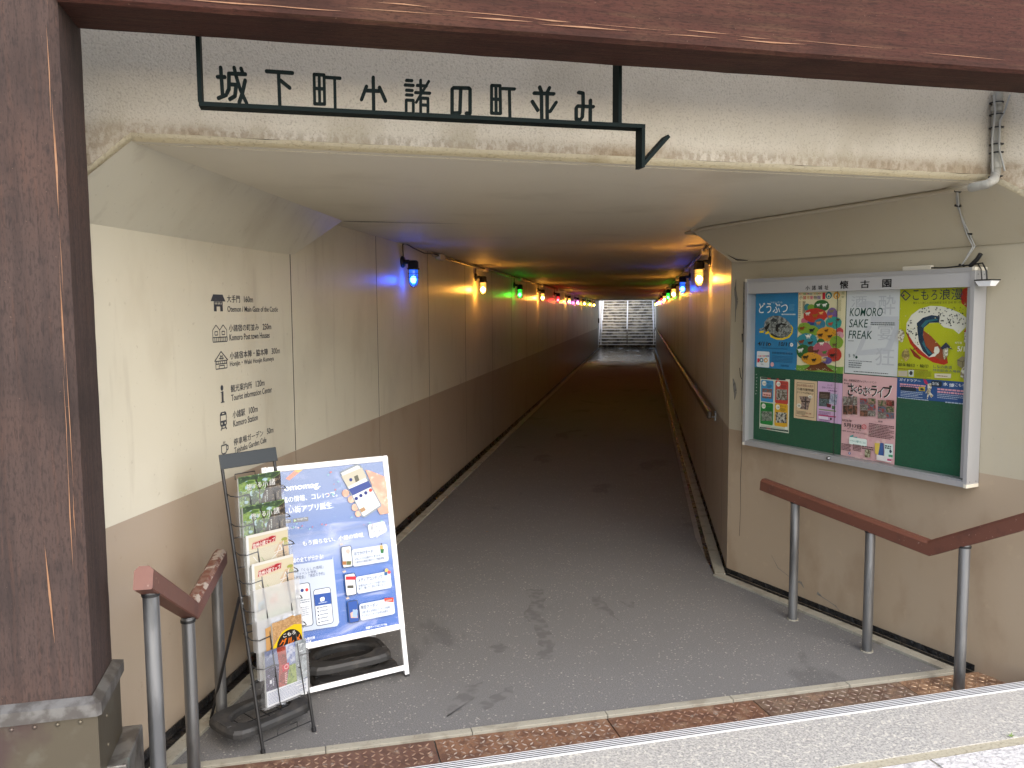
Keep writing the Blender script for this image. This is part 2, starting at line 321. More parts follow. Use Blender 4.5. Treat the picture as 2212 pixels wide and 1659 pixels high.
# ------------------------------------------------------------------ plan of the place (metres; X across, Y along the tunnel, Z up)
HC, HCOL, YE = 2.519, 1.055, 44.0
XL = lambda Y: -2.072+(.0059*(Y-4.5) if Y > 4.5 else 0)
XR = lambda Y: .68+.0121*(Y-6.0)
ZC = lambda Y: HC-.00125*(Y-5)
FA = math.radians(23.0)                                              # direction of the front of the underpass
fu = np.array([math.cos(FA), math.sin(FA), 0]); fn = np.array([math.sin(FA), -math.cos(FA), 0])   # along the front, out of it
A = np.array([-1.784, 2.803, HC]); E = np.array([1.672, 4.270, 2.50])
JL = np.array([-2.072, 2.681, 0]); JR = np.array([2.080, 4.129, 0])
R0 = np.array([.68, 6.08, 0]); wu = np.array([.583, -.8125, 0]); wn = np.array([-.8125, -.583, 0])   # splayed wall: along it towards the street, out of it
Bp = np.array([-1.938, 5.416, HC]); Cp = np.array([-2.072, 4.883, 2.255]); Fp = np.array([.402, 6.30, 2.50]); Gp = np.array([.68, 6.0, 2.235])
FS = 0.12                                                            # street paving above the tunnel floor
# ------------------------------------------------------------------ ground, floor
b = MB().m(M['soil']); b.quad((-300, -300, -.02), (300, -300, -.02), (300, 300, -.02), (-300, 300, -.02)); tag(b.build('ground'), 'wide ground under everything', None, kind='structure')
b = MB().m(M['asphalt'])
gw = .075
def gl(Y): return XL(Y)+gw+.07
# floor outline inside the kerbs, cut at the front by the kerb line
K0, K1 = onz(380, 1657, 0), onz(2050, 1449, 0)
kd = (K1-K0)/np.linalg.norm(K1-K0)
K0 = K0 + kd*((gl(3)-K0[0])/kd[0])
rin = lambda s, off: R0+wu*s+wn*off
K1b = rin(1.80, .15)
rc = rin(0.05, .15); rc2 = np.array([XR(6.4)-.17, rc[1]+.12, 0])
fl = [K0, K1, rin(1.5, .15), rc, (XR(7)-.17, 7, 0), (XR(YE)-.17, YE, 0), (gl(YE), YE, 0), (gl(5), 5, 0)]
b.quad(*fl)
b.m(mat('damp_floor_stain', (.115, .113, .112), .85, spec=.2, layers=[('noise', 14, (1, 1, 1), .42, .6, (.16, .157, .155), .85), ('voronoi', 75, (1, 1, 1), .16, .12, (.2, .19, .17), .35)]))
random.seed(13)
def stain(pts, z=.0012, sub=4):
    P = [onz(x, y, 0) for x, y in pts]; out = []
    for i in range(len(P)):
        a, c = P[i], P[(i+1) % len(P)]
        for k in range(sub): q = a+(c-a)*k/sub; out.append(q+np.array([random.uniform(-.014, .014), random.uniform(-.02, .02), z]))
    b.quad(*out)
stain([(1138, 1275), (1172, 1272), (1180, 1300), (1166, 1330), (1186, 1352), (1198, 1395), (1196, 1425), (1160, 1422), (1166, 1390), (1150, 1350), (1130, 1330), (1150, 1300)])
stain([(1278, 1290), (1300, 1288), (1318, 1312), (1342, 1345), (1322, 1330), (1290, 1322)], sub=3); stain([(1340, 1292), (1366, 1295), (1372, 1312), (1352, 1310)], sub=3)
stain([(955, 1530), (990, 1508), (1010, 1478), (1046, 1474), (1034, 1504), (1012, 1518), (985, 1542), (965, 1545)], sub=3); stain([(1030, 1520), (1078, 1498), (1096, 1482), (1112, 1488), (1090, 1510), (1050, 1534)], sub=3); stain([(1052, 1398), (1078, 1388), (1098, 1398), (1072, 1412)], sub=3)
tag(b.build('tunnel_floor'), 'worn dark asphalt floor running through the underpass', None, kind='structure')
# gutters (dark sheet below the floor edge) and pale kerb strips
b = MB().m(M['gutter'])
b.quad((XL(2)-.0, 2.3, -.008), (gl(2)+.02, 2.3, -.008), (gl(YE)+.02, YE, -.008), (XL(YE), YE, -.008))
b.quad(rin(2.3, 0)+[0, 0, -.008], rin(2.3, .17)+[0, 0, -.008], rin(.0, .17)+[0, 0, -.008], R0+[0, 0, -.008])
b.quad(R0+[0, 0, -.009], rc+[-.03, -.05, -.009], (XR(YE)-.2, YE, -.009), (XR(YE), YE, -.009))
# black strip up the foot of each wall
b.hexa([(XL(0), 2.3, 0), (XL(0)+.012, 2.3, 0), (XL(YE)+.012, YE, 0), (XL(YE), YE, 0), (XL(0), 2.3, .035), (XL(0)+.006, 2.3, .035), (XL(YE)+.006, YE, .03), (XL(YE), YE, .03)])
b.hexa([rin(1.9, 0), R0, R0+wn*.008, rin(1.9, .008)]+[q+np.array([0, 0, .032]) for q in (rin(1.9, 0), R0, R0+wn*.005, rin(1.9, .005))])
b.hexa([R0, (XR(YE), YE, 0), (XR(YE)-.008, YE, 0), R0+[-.008, 0, 0], R0+[0, 0, .03], (XR(YE), YE, .03), (XR(YE)-.005, YE, .03), R0+[-.005, 0, .03]])
tag(b.build('gutter'), 'narrow black drain channel along the foot of the walls', None, kind='structure')
def strip(b, pts, w, h, side):
    """kerb strip along a polyline on the ground, w wide to one side"""
    for p, q in zip(pts, pts[1:]):
        p, q = np.array(p, float), np.array(q, float); d = (q-p)/np.linalg.norm(q-p); s_ = np.array([-d[1], d[0], 0])*w*side
        n = max(1, int(np.linalg.norm(q-p)/.6)) if np.linalg.norm(q-p) < 9 else 20
        for i in range(n):
            a, c = p+(q-p)*i/n+d*.0015, p+(q-p)*(i+1)/n-d*.0015; j = random.uniform(-.003, .003); dz = np.array([0, 0, h+random.uniform(-.002, .002)])
            if side < 0: a, c = c, a
            sd = s_*(1+j*8)
            b.hexa([a, c, c+sd, a+sd, a+dz, c+dz, c+sd+dz, a+sd+dz])
b = MB().m(M['kerb'])
strip(b, [(gl(2.9)-.07, 2.9, -.005), (gl(5)-.07, 5, -.005), (gl(YE)-.07, YE, -.005)], .07, .02, -1)
strip(b, [rin(1.86, .08)+[0, 0, -.005], rin(.02, .08)+[0, 0, -.005]], .07, .02, 1)
strip(b, [rc+[0.075, .03, -.005], (XR(YE)-.10, YE, -.005)], .075, .022, 1)
strip(b, [K0+[0, 0, -.005], K1+kd*.02+[0, 0, -.005]], .045, .018, -1)
tag(b.build('kerb', bevel=.003), 'pale concrete kerb strips edging the asphalt floor', None, kind='structure')
# street paving in front, one step up
n0, n1 = onz(892, 1659, FS), onz(2212, 1473, FS); nd = (n1-n0)/np.linalg.norm(n1-n0); no = np.array([nd[1], -nd[0], 0])   # along the nosing, towards the street
NP = lambda s, o, z=0: n0+nd*s+no*o+np.array([0, 0, z])
b = MB().m(M['pave'])
S0, S1 = -2.2, 6.0
def slab(b, o0, o1, s0, s1, z1):
    b.hexa([NP(s0, o1, -FS), NP(s1, o1, -FS), NP(s1, o0, -FS), NP(s0, o0, -FS), NP(s0, o1, z1), NP(s1, o1, z1), NP(s1, o0, z1), NP(s0, o0, z1)])
JO = float((onz(1823, 1652, FS)-n0)@no)
slab(b, .062, JO, S0, S1, 0)
b.m(M['mortar']); slab(b, JO, JO+.045, S0, S1, -.004)
jj = float((onz(1795, 1659, FS)-n0)@nd)
b.m(M['hewn'])
for k in range(-8, 12):
    for r in range(5):
        s0 = jj-.18+.6*k+.3*(r % 2)
        slab(b, JO+.045+.42*r+.006, JO+.045+.42*(r+1)-.006, s0+.006, s0+.594, -.002)
b.m(M['mortar']); b.quad(NP(-8, 12, -.008), NP(12, 12, -.008), NP(12, JO+.05, -.008), NP(-8, JO+.05, -.008))
tag(b.build('pavement'), 'pale speckled street pavement one step above the plates', None, kind='structure')
t = thing('step_nosing', 'ribbed bright aluminium nosing along the edge of the pavement step', 'step nosing', NP(1, 0, -FS))
b = MB().m(M['nosing'])
slab(b, 0, .0615, S0, S1, .004); b.build('edge_strip', t)
b = MB().m(M['groove'])
for k in range(4):
    o = .008+.0135*k; b.hexa([NP(S0, o+.0045, .003), NP(S1, o+.0045, .003), NP(S1, o, .003), NP(S0, o, .003), NP(S0, o+.0045, .0052), NP(S1, o+.0045, .0052), NP(S1, o, .0052), NP(S0, o, .0052)])
b.build('ribbed_insert', t)
# ------------------------------------------------------------------ the underpass itself
U = thing('underpass', 'cream painted pedestrian underpass with splayed entrance and low ceiling', 'underpass', (A[0], A[1], 0))
def fp(u, z, o=0): return np.array([A[0], A[1], 0])+fu*u+fn*o+np.array([0, 0, z])
uE = float((E-A)@fu); uJL = float((JL-A)@fu); uJR = float((JR-A)@fu)
b = MB().m(M['stucco'])
TOP = 4.3; th = -.2
zE = 2.50
b.quad(fp(-7, 0), fp(uJL, 0), fp(uJL, TOP), fp(-7, TOP))
b.quad(JR, JR+fu*6, JR+fu*6+[0, 0, TOP], JR+[0, 0, TOP])
lz = .030; b.quad(fp(uJL, 2.25+lz), fp(0, HC+lz), fp(0, TOP), fp(uJL, TOP)); b.quad(fp(0, HC+lz), fp(uE, zE+lz), fp(uE, TOP), fp(0, TOP)); b.quad(fp(uE, zE+lz), JR+[0, 0, 2.22+lz], JR+[0, 0, TOP], fp(uE, TOP))
b.build('facade', U)
# rough lip turning under the edge of the opening
b = MB().m(M['lip'])
tl = -fn*.045
def lip(p, q):
    n_ = 40; p, q = np.array(p), np.array(q); P = [p+(q-p)*i/n_ for i in range(n_+1)]; J = [random.uniform(-.003, .003) for _ in P]
    for i in range(n_): b.quad(P[i]+[0, 0, lz+J[i]]+fn*.002, P[i+1]+[0, 0, lz+J[i+1]]+fn*.002, P[i+1]+tl+[0, 0, -.003], P[i]+tl+[0, 0, -.003])
lip(fp(uJL, 2.25), fp(0, HC)); lip(fp(0, HC), fp(uE, zE)); lip(fp(uE, zE), JR+[0, 0, 2.22])
b.build('lip', U)
# wall on the directory side
def jag(b, pts, w, mt, off):
    """irregular crack or scar lying on a surface: pts in space, w widths, off = lift along normal"""
    b.m(mt); pts = [np.array(p, float)+off for p in pts]
    for i in range(len(pts)-1):
        d = pts[i+1]-pts[i]; s_ = np.cross(d, off); s_ /= (np.linalg.norm(s_) or 1); a, c = w[i]/2, w[i+1]/2
        b.quad(pts[i]-s_*a, pts[i+1]-s_*c, pts[i+1]+s_*c, pts[i]+s_*a)
Ys = [2.35, 4.5, YE]
b = MB()
for y0, y1 in zip(Ys, Ys[1:]):
    b.m(M['tan']); b.quad((XL(y0), y0, -.1), (XL(y1), y1, -.1), (XL(y1), y1, HCOL), (XL(y0), y0, HCOL))
    b.m(M['cream']); b.quad((XL(y0), y0, HCOL), (XL(y1), y1, HCOL), (XL(y1), y1, 2.6), (XL(y0), y0, 2.6))
JY = [4.84, 6.52, 8.18, 9.98, 11.86, 13.73]
while JY[-1] < 42: JY.append(JY[-1]+1.85)
b.m(M['dark'])
for i, y in enumerate(JY):
    z1 = 2.26 if i == 0 else 2.53; wd = .004 if i == 0 else .0032
    b.box(XL(y)-.01, XL(y)+.0012, y-wd, y+wd, HCOL+.002, z1)
    b.box(XL(y)-.01, XL(y)+.0008, y-.001, y+.001, .04, HCOL)
b.build('wall', U)
# wall on the handrail side, inside the tunnel
b = MB()
b.m(M['tan']); b.quad((XR(YE), YE, -.1), R0+[0, 0, -.1], R0+[0, 0, HCOL], (XR(YE), YE, HCOL))
b.m(M['cream']); b.quad((XR(YE), YE, HCOL), R0+[0, 0, HCOL], R0+[0, 0, 2.6], (XR(YE), YE, 2.6))
b.m(M['dark'])
for i in range(24):
    y = 6.55+1.75*i
    if y < 43: b.box(XR(y)-.0012, XR(y)+.01, y-.003, y+.003, .05, 2.53)
b.build('wall', U)
# splayed wing wall
b = MB()
SW = float((JR-R0)@wu)
b.m(M['wingtan']); b.quad(R0+[0, 0, -.1], rin(SW, 0)+[0, 0, -.1], rin(SW, 0)+[0, 0, HCOL], R0+[0, 0, HCOL])
b.m(M['wing']); b.quad(R0+[0, 0, HCOL], rin(SW, 0)+[0, 0, HCOL], rin(SW, 0)+[0, 0, 2.56], R0+[0, 0, 2.56])
off = wn*.0012; rp = lambda s, z: rin(s, 0)+np.array([0, 0, z])
jag(b, [rp(.13, 2.1), rp(.131, 1.9), rp(.134, 1.6), rp(.128, 1.3), rp(.132, 1.12)], [.012, .016, .012, .009, .003], M['scar'], off)
jag(b, [rp(.13, 1.1), rp(.137, .9), rp(.128, .72), rp(.134, .5), rp(.126, .3)], [.004, .003, .005, .003, .004], M['dark'], off)
jag(b, [rp(.05, 2.12), rp(.043, 2.04), rp(.06, 1.97), rp(.05, 1.9), rp(.048, 1.82)], [.004, .022, .03, .012, .006], M['scar'], off)
jag(b, [rp(.035, 1.42), rp(.05, 1.38), rp(.06, 1.33), rp(.055, 1.27)], [.006, .03, .035, .005], M['scar'], off)
jag(b, [rp(.12, 1.74), rp(.122, 1.68)], [.012, .006], M['dark'], off)
jag(b, [rp(.10, 1.5), rp(.11, 1.44), rp(.125, 1.42)], [.006, .008, .003], M['dark'], off)
jag(b, [rp(.44, .24), rp(.5, .17), rp(.58, .145), rp(.66, .12), rp(.7, .13), rp(.73, .1)], [.002, .005, .003, .004, .02, .004], M['scar'], off)
jag(b, [rp(.84, .10), rp(.88, .085), rp(.93, .075), rp(.99, .06), rp(1.02, .035)], [.022, .006, .004, .006, .002], M['scar'], off)
b.build('wing_wall', U)
# haunches (chamfered corners of the entrance)
b = MB().m(M['cream'])
At = A+[0, 0, 0]; Dp = np.array([-2.072, 2.681, 2.25])
def ruled(b, a0, a1, c0, c1, n=14):
    a0, a1, c0, c1 = (np.array(p) for p in (a0, a1, c0, c1)); G = [[(a0+(a1-a0)*i/n)*(1-j/4)+(c0+(c1-c0)*i/n)*j/4 for j in range(5)] for i in range(n+1)]
    b.smooth = True; b.add([p for r in G for p in r], [(i*5+j, i*5+j+1, i*5+j+6, i*5+j+5) for i in range(n) for j in range(4)]); b.smooth = False
ruled(b, At, Bp, Dp, Cp); b.quad(Cp, (XL(5.6), 5.5, 2.6), Bp)
b.build('haunch', U)
b = MB().m(M['wing'])
Hp = np.array([JR[0], JR[1], 2.22])
ruled(b, E, Fp, Hp, Gp); b.quad(Fp, (XR(6.5), 6.6, 2.6), Gp)
jag(b, [Gp+(E-Fp)*.02+(Fp-Gp)*.2, Gp+(E-Fp)*.03+(Fp-Gp)*.06, Gp+(E-Fp)*.07+(Fp-Gp)*.02], [.003, .012, .004], M['dark'], np.array([-.0008, -.0006, -.0008]))
b.build('haunch', U)
# ceiling: entrance part and tunnel part
b = MB().m(M['ceil'])
b.quad(A+tl*0, E, Fp, Bp)
q = [Bp, Fp, (XR(6.6), 6.6, ZC(6.6)), (XR(YE), YE, ZC(YE)), (XL(YE), YE, ZC(YE)), (XL(5.5), 5.5, ZC(5.5))]
b.quad(*q)
dn = np.array([0, 0, -.0015])
sm = lambda t: Bp+(Fp-Bp)*t
jag(b, [sm(.0)+[0, .02, 0], sm(.05)+[0, .03, 0], sm(.1), sm(.16)+[0, .02, 0], sm(.24), sm(.33)], [.02, .045, .03, .016, .012, .003], M['scar'], dn)
jag(b, [sm(.01), sm(.06)+[0, .01, 0], sm(.11)+[0, .02, 0], sm(.2), sm(.3), sm(.5), sm(.8), sm(.99)], [.006, .018, .006, .008, .003, .002, .001, .003], M['dark'], dn*1.6)
jag(b, [(-.05, 4.5, HC), (.02, 4.53, HC), (.06, 4.54, HC)], [.004, .012, .004], M['dark'], dn*2)
b.build('ceiling', U)
# end wall over the far stairs
b = MB().m(M['concrete'])
b.quad((-6, YE, ZC(YE)), (6, YE, ZC(YE)), (6, YE, 2.85), (-6, YE, 2.85)); b.build('end_wall', U)
b = MB().m(M['earth'])
f0, f1 = fp(-7, TOP), fp(9, TOP)
b.quad(f0, f1, (9, 30, TOP), (-9, 30, TOP)); b.quad((-9, 30, TOP), (9, 30, TOP), (9, YE, 2.85), (-9, YE, 2.85)); b.quad(fp(-7, 0), (-9, YE, 0), (-9, YE, 2.85), (-9, 30, TOP), f0); b.quad(fp(9, 0), (9, YE, 0), (9, YE, 2.85), (9, 30, TOP), f1)  # unseen bank shutting out sky light; far end dips so the stairs stay bright
tag(b.build('terrain'), 'unseen earth bank carried over the underpass', None, kind='structure')
# ------------------------------------------------------------------ checker plates over the drain
PD = [float((onz(x, y, 0)-K0)@kd) for x, y in ((560, 1659), (945, 1625), (1330, 1580), (1645, 1530), (1942, 1475))]
kn = np.array([kd[1], -kd[0], 0])
KP = lambda s, o, z: K0+kd*s+kn*o+np.array([0, 0, z])
cuts = [-1.0, PD[0]-.35, PD[1], PD[2], PD[3], PD[4], PD[4]+.9]
pl = ['dark brown end', 'dull brown', 'mottled brown and grey', 'red brown', 'purplish brown', 'bright orange']
pl_l = ['dark rusty checker plate by the foot of the timber post', 'dull rusty checker plate in front of the brochure rack', 'mottled rusty checker plate worn silver at one end', 'red brown rusty checker plate beside the mottled one',
        'purplish brown checker plate next to the handrail plate', 'bright orange rusty checker plate pierced by the handrail post']
for i in range(6):
    s0, s1 = cuts[i]+.003, cuts[i+1]-.003
    b = MB().m(rust([2, 2, 1, 0, 3, 4][i]))
    o0, o1 = .05, .60
    b.hexa([KP(s0, o1, -.006), KP(s1, o1, -.006), KP(s1, o0, -.006), KP(s0, o0, -.006), KP(s0, o1, .002), KP(s1, o1, .002), KP(s1, o0, .002), KP(s0, o0, .002)])
    b.m(mat('worn_plate_stud', ((.30, .2, .14), (.30, .2, .14), (.36, .30, .25), (.28, .17, .12), (.34, .27, .22), (.48, .34, .22))[i], .5, .3, layers=[('noise', 12, (1, 1, 1), .42, .6, (.15, .08, .05), .8)]))
    p = .034; nx, ny = int((s1-s0-.02)/p), int((min(o1, .5)-o0-.02)/p)
    for ix in range(nx):
        for iy in range(ny):
            cx_, cy_ = s0+.02+p*(ix+.5), o0+.015+p*(iy+.5)
            ang = math.radians(45 if (ix+iy) % 2 else -45); a_, c_ = math.cos(ang)*.0145, math.sin(ang)*.0145; e_, g_ = -math.sin(ang)*.0048, math.cos(ang)*.0048
            b.add([KP(cx_-a_, cy_-c_, .002), KP(cx_+e_, cy_+g_, .002), KP(cx_+a_, cy_+c_, .002), KP(cx_-e_, cy_-g_, .002), KP(cx_-a_*.55, cy_-c_*.55, .0055), KP(cx_+a_*.55, cy_+c_*.55, .0055)],
                  [(0, 3, 5, 4), (4, 5, 1, 0), (5, 3, 2), (5, 2, 1)])
    tag(b.build('checker_plate'), pl_l[i], 'drain cover', 'rusty checker plates over the drain')
# ------------------------------------------------------------------ timber post and beam
BA = math.radians(22.3); bu = np.array([math.cos(BA), math.sin(BA), 0]); bi = np.array([-math.sin(BA), math.cos(BA), 0])
P0 = np.array([2.75*-.5906, 2.75*.8070, 0]); ZB = 2.789
def pp(u, d, z): return P0+bu*u+bi*d+np.array([0, 0, z])
def pframe(z=0): return frame(P0+[0, 0, z], bu, bi, (0, 0, 1))
t = thing('timber_beam', 'massive red brown timber beam spanning above the entrance', 'beam', mw=pframe(ZB))
b = MB().m(M['beamwood'])
Lb = 7.0; D_ = .247; ch = .012
prof = [(ch, 0), (D_-.006, 0), (D_, .006), (D_, .62), (0, .62), (0, ch)]
n = len(prof); NB = 60; random.seed(3)
vs = []
for k in range(NB+1):
    x = .002+Lb*k/NB; j = [random.uniform(-.001, .001) for _ in prof]
    vs += [(x, y+j[i], z+(j[(i+1) % n] if i < 3 else 0)) for i, (y, z) in enumerate(prof)]
b.add(vs, [(k*n+i, (k+1)*n+i, (k+1)*n+(i+1) % n, k*n+(i+1) % n) for k in range(NB) for i in range(n)]+[list(range(n)), [NB*n+i for i in range(n)][::-1]])
b.m(M['splinter'])
def splint(b, p0, p1, seg, wmax, lift, side):
    """jagged bare-wood splinters along a worn arris"""
    p0, p1 = np.array(p0, float), np.array(p1, float); side = np.array(side, float); k = 0.0; L = np.linalg.norm(p1-p0)
    while k < L:
        ln = random.uniform(.08, .4)*seg; w0 = random.uniform(.25, 1)*wmax; o = side*random.uniform(-1.2, 1.2)*wmax; d = (p1-p0)/L
        a, c = p0+d*k, p0+d*min(L, k+ln); mid = (a+c)/2+side*random.uniform(-.5, .5)*wmax
        b.quad(a+o+lift, mid+o-side*w0/2+lift, c+o+lift, mid+o+side*w0/2+lift); k += ln*random.uniform(.75, 1.4)
splint(b, (.0, -.0035, .03), (2.4, -.0035, .045), 1, .006, np.array([0, 0, 0]), (0, 0, 1)); splint(b, (.9, -.0035, .06), (4.4, -.0035, .03), 1.2, .005, np.array([0, 0, 0]), (0, 0, 1))
b.build('timber', t, frame=1)
t = thing('timber_post', 'dark weathered timber post with split edge standing in a copper sheath', 'post', mw=pframe(FS))
zb = float(onpl(205, 1508, pp(0, 0, 0), bi)[2])-FS
PW, PD_ = .50, .272
b = MB().m(M['postwood'])
prof = [(-PW, 0), (-.02, 0), (0, .02), (0, PD_), (-PW, PD_)]; n = len(prof); vs = []
for k in range(50):
    z = zb-.1+(3.3-zb)*k/49; j = [random.uniform(-.0007, .0007) for _ in prof]; vs += [(x+j[i], y+j[-i], z) for i, (x, y) in enumerate(prof)]
b.add(vs, [(k*n+i, k*n+(i+1) % n, (k+1)*n+(i+1) % n, (k+1)*n+i) for k in range(49) for i in range(n)])
b.m(M['splinter'])
splint(b, (-.028, -.0032, zb+.4), (-.02, -.0032, 2.9), 1, .005, np.array([0, 0, 0]), (1, 0, 0)); splint(b, (-.02, -.0032, zb+.5), (-.026, -.0032, 2.4), 1.3, .004, np.array([0, 0, 0]), (1, 0, 0))
splint(b, (-.10, -.0032, zb+.18), (-.115, -.0032, zb+.55), .8, .007, np.array([0, 0, 0]), (1, 0, 0)); splint(b, (-.27, -.0032, zb+.05), (-.285, -.0032, zb+.3), .8, .006, np.array([0, 0, 0]), (1, 0, 0))
b.build('timber', t, frame=1)
b = MB().m(M['bronze']); g_ = .018
b.box(-PW-g_, g_, -g_, PD_+g_, 0, zb-.045)
for k in range(8):
    b.T = Matrix.Translation((-.465+.062*k, -g_, zb-.062)) @ Matrix.Rotation(math.pi/2, 4, 'X'); b.lathe([(.0075, 0), (.006, .0035), (0, .005)], 10)
for k in range(5):
    for y in (.06,):
        b.T = Matrix.Translation((g_, y+.03, zb-.10-.095*k)) @ Matrix.Rotation(math.pi/2, 4, 'Y'); b.lathe([(.0075, 0), (.006, .0035), (0, .005)], 10)
b.T = None; b.build('copper_sheath', t, frame=1)
b = MB().m(M['bronzelt'])
q = .03
b.prism([(-PW-q, -q), (q-.012, -q), (q, -q+.012), (q, PD_+q), (-PW-q, PD_+q)], zb-.045, zb-.006)
b.add([(-PW-q, -q, zb-.006), (q-.012, -q, zb-.006), (q, -q+.012, zb-.006), (q, PD_+q, zb-.006), (-PW, 0, zb+.010), (.002, -.002, zb+.010), (.002, PD_, zb+.010)], [(0, 1, 5, 4), (1, 2, 5), (2, 3, 6, 5)])
b.build('copper_band', t, frame=1)
zf = max(.05, float(onpl(268, 1632, pp(.05, .12, 0), bi)[2])-FS)
b = MB().m(M['bronzelt']); b.box(-PW-.07, .075, .06, PD_+.06, 0, zf); b.build('base_block', t, frame=1, bevel=.006)
# ------------------------------------------------------------------ hanging name sign behind the beam
SP = pp(0, D_+.012, 0)                                               # front plane of the sign frame
so = frame(SP, bu, (0, 0, 1), -bi)
def sl(px, py, o=0):
    P = onpl(px, py, SP+bi*o, bi); d = P-SP; return float(d@bu), float(P[2])
z1 = zm(0, 0, 1.58); z2 = zm(1300, 0, 1.4747)
S = thing('hanging_sign', 'black steel sign of cut out characters on a long bar with an arrow tail', 'sign', mw=frame(np.array([*(SP+bu*1.2)[:2], 2.55]), bu, bi, (0, 0, 1)))
SD = .062
b = MB().m(M['signblk'])
def sbar(b, p, q, w, d0=0, d1=SD):
    """flat bar of the sign between two points of its plane"""
    dx, dz = q[0]-p[0], q[1]-p[1]; L = math.hypot(dx, dz); nx, nz = -dz/L*w/2, dx/L*w/2
    c = [(p[0]-nx, p[1]-nz), (q[0]-nx, q[1]-nz), (q[0]+nx, q[1]+nz), (p[0]+nx, p[1]+nz)]
    Pt = lambda a, d: SP+bu*a[0]+bi*d+np.array([0, 0, a[1]])
    b.hexa([Pt(c[0], d0), Pt(c[1], d0), Pt(c[1], d1), Pt(c[0], d1), Pt(c[3], d0), Pt(c[2], d0), Pt(c[2], d1), Pt(c[3], d1)])
L0, L1 = sl(*z1(1268, 655)), sl(*z2(1880, 742))
L1 = (L1[0], L0[1]+(L1[1]-L0[1])*.5); L0 = (L0[0], L1[1]); zbar = L0[1]
sbar(b, (L0[0]-.006, zbar), (L1[0]+.007, zbar), .014); b.build('bar', S)
for px in (z1(1250, 300), z2(1742, 560)):
    u_ = sl(*px)[0]; b = MB().m(M['signblk']); sbar(b, (u_, zbar+.0075), (u_, ZB+.08), .013); b.build('hanger', S)
t0 = (L1[0], zbar-.0075); t1 = (L1[0], sl(*z2(1875, 985))[1]); t2 = sl(*z2(2032, 800))
b = MB().m(M['signblk']); sbar(b, t0, t1, .013); sbar(b, (t1[0]+.004, t1[1]+.012), t2, .013, .001, SD-.001); b.build('arrow_tail', S)
def glyph(strokes, w, zf):
    b = MB().m(M['signblk']); dm = .022; k_ = 0
    for st in strokes:
        pts = [sl(*zf(*p), dm) for p in st]
        for p, q in zip(pts, pts[1:]): sbar(b, p, q, w, dm+k_, dm+.009+k_)
        for p in pts:
            Pc = SP+bu*p[0]+np.array([0, 0, p[1]]); n_ = 10
            ring = [(Pc+bu*math.cos(2*math.pi*k/n_)*w/2+np.array([0, 0, math.sin(2*math.pi*k/n_)*w/2])) for k in range(n_)]
            b.add([r+bi*(dm+k_) for r in ring]+[r+bi*(dm+.009+k_) for r in ring], [list(range(n_)), list(range(n_, 2*n_))[::-1]]+[(k, (k+1) % n_, n_+(k+1) % n_, n_+k) for k in range(n_)])
        k_ += .0003
    return b.build('character', S)
wch = .0115
glyph([[(1394, 425), (1406, 600)], [(1374, 484), (1420, 484)], [(1380, 618), (1428, 598)], [(1550, 466), (1446, 462), (1446, 560), (1434, 585)], [(1452, 530), (1492, 533), (1484, 605), (1452, 624)], [(1479, 425), (1492, 480), (1518, 565), (1558, 650)], [(1549, 505), (1530, 590), (1511, 645)], [(1523, 430), (1531, 452)]], wch, z1)
glyph([[(1684, 448), (1848, 459)], [(1760, 455), (1768, 660)], [(1772, 506), (1831, 553)]], wch, z1)
glyph([[(1985, 468), (2048, 472), (2052, 656), (1989, 654), (1985, 468)], [(2017, 470), (2021, 655)], [(1987, 556), (2050, 560)], [(2060, 486), (2150, 492)], [(2115, 490), (2119, 680)]], wch*.86, z1)
glyph([[(285, 455), (288, 645)], [(245, 508), (216, 585)], [(322, 514), (358, 594)], [(247, 532), (322, 535)]], wch, z2)
glyph([[(481, 472), (514, 474)], [(473, 499), (522, 502)], [(481, 530), (516, 532)], [(481, 557), (516, 559)], [(480, 655), (480, 588), (522, 590), (522, 658)], [(545, 501), (600, 505)], [(565, 471), (567, 545)], [(613, 478), (540, 600)], [(535, 543), (620, 547)], [(566, 660), (566, 575), (609, 578), (609, 660)], [(566, 615), (609, 618)]], wch*.82, z2)
glyph([[(835, 666), (857, 668), (857, 526), (849, 518), (760, 516), (751, 524), (751, 666), (797, 664), (802, 524)]], wch, z2)
glyph([[(984, 502), (1034, 504), (1037, 668), (984, 666), (984, 502)], [(1010, 503), (1011, 668)], [(984, 582), (1036, 585)], [(1048, 520), (1120, 523)], [(1090, 522), (1093, 690)]], wch*.86, z2)
glyph([[(1268, 512), (1280, 543)], [(1326, 516), (1312, 545)], [(1236, 547), (1352, 552)], [(1279, 550), (1281, 698)], [(1313, 550), (1313, 699)], [(1225, 596), (1258, 648)], [(1366, 602), (1331, 655)]], wch, z2)
glyph([[(1498, 543), (1524, 548), (1525, 625), (1520, 690), (1505, 706), (1484, 700), (1484, 635), (1492, 624), (1585, 628)], [(1568, 590), (1567, 715)]], wch, z2)
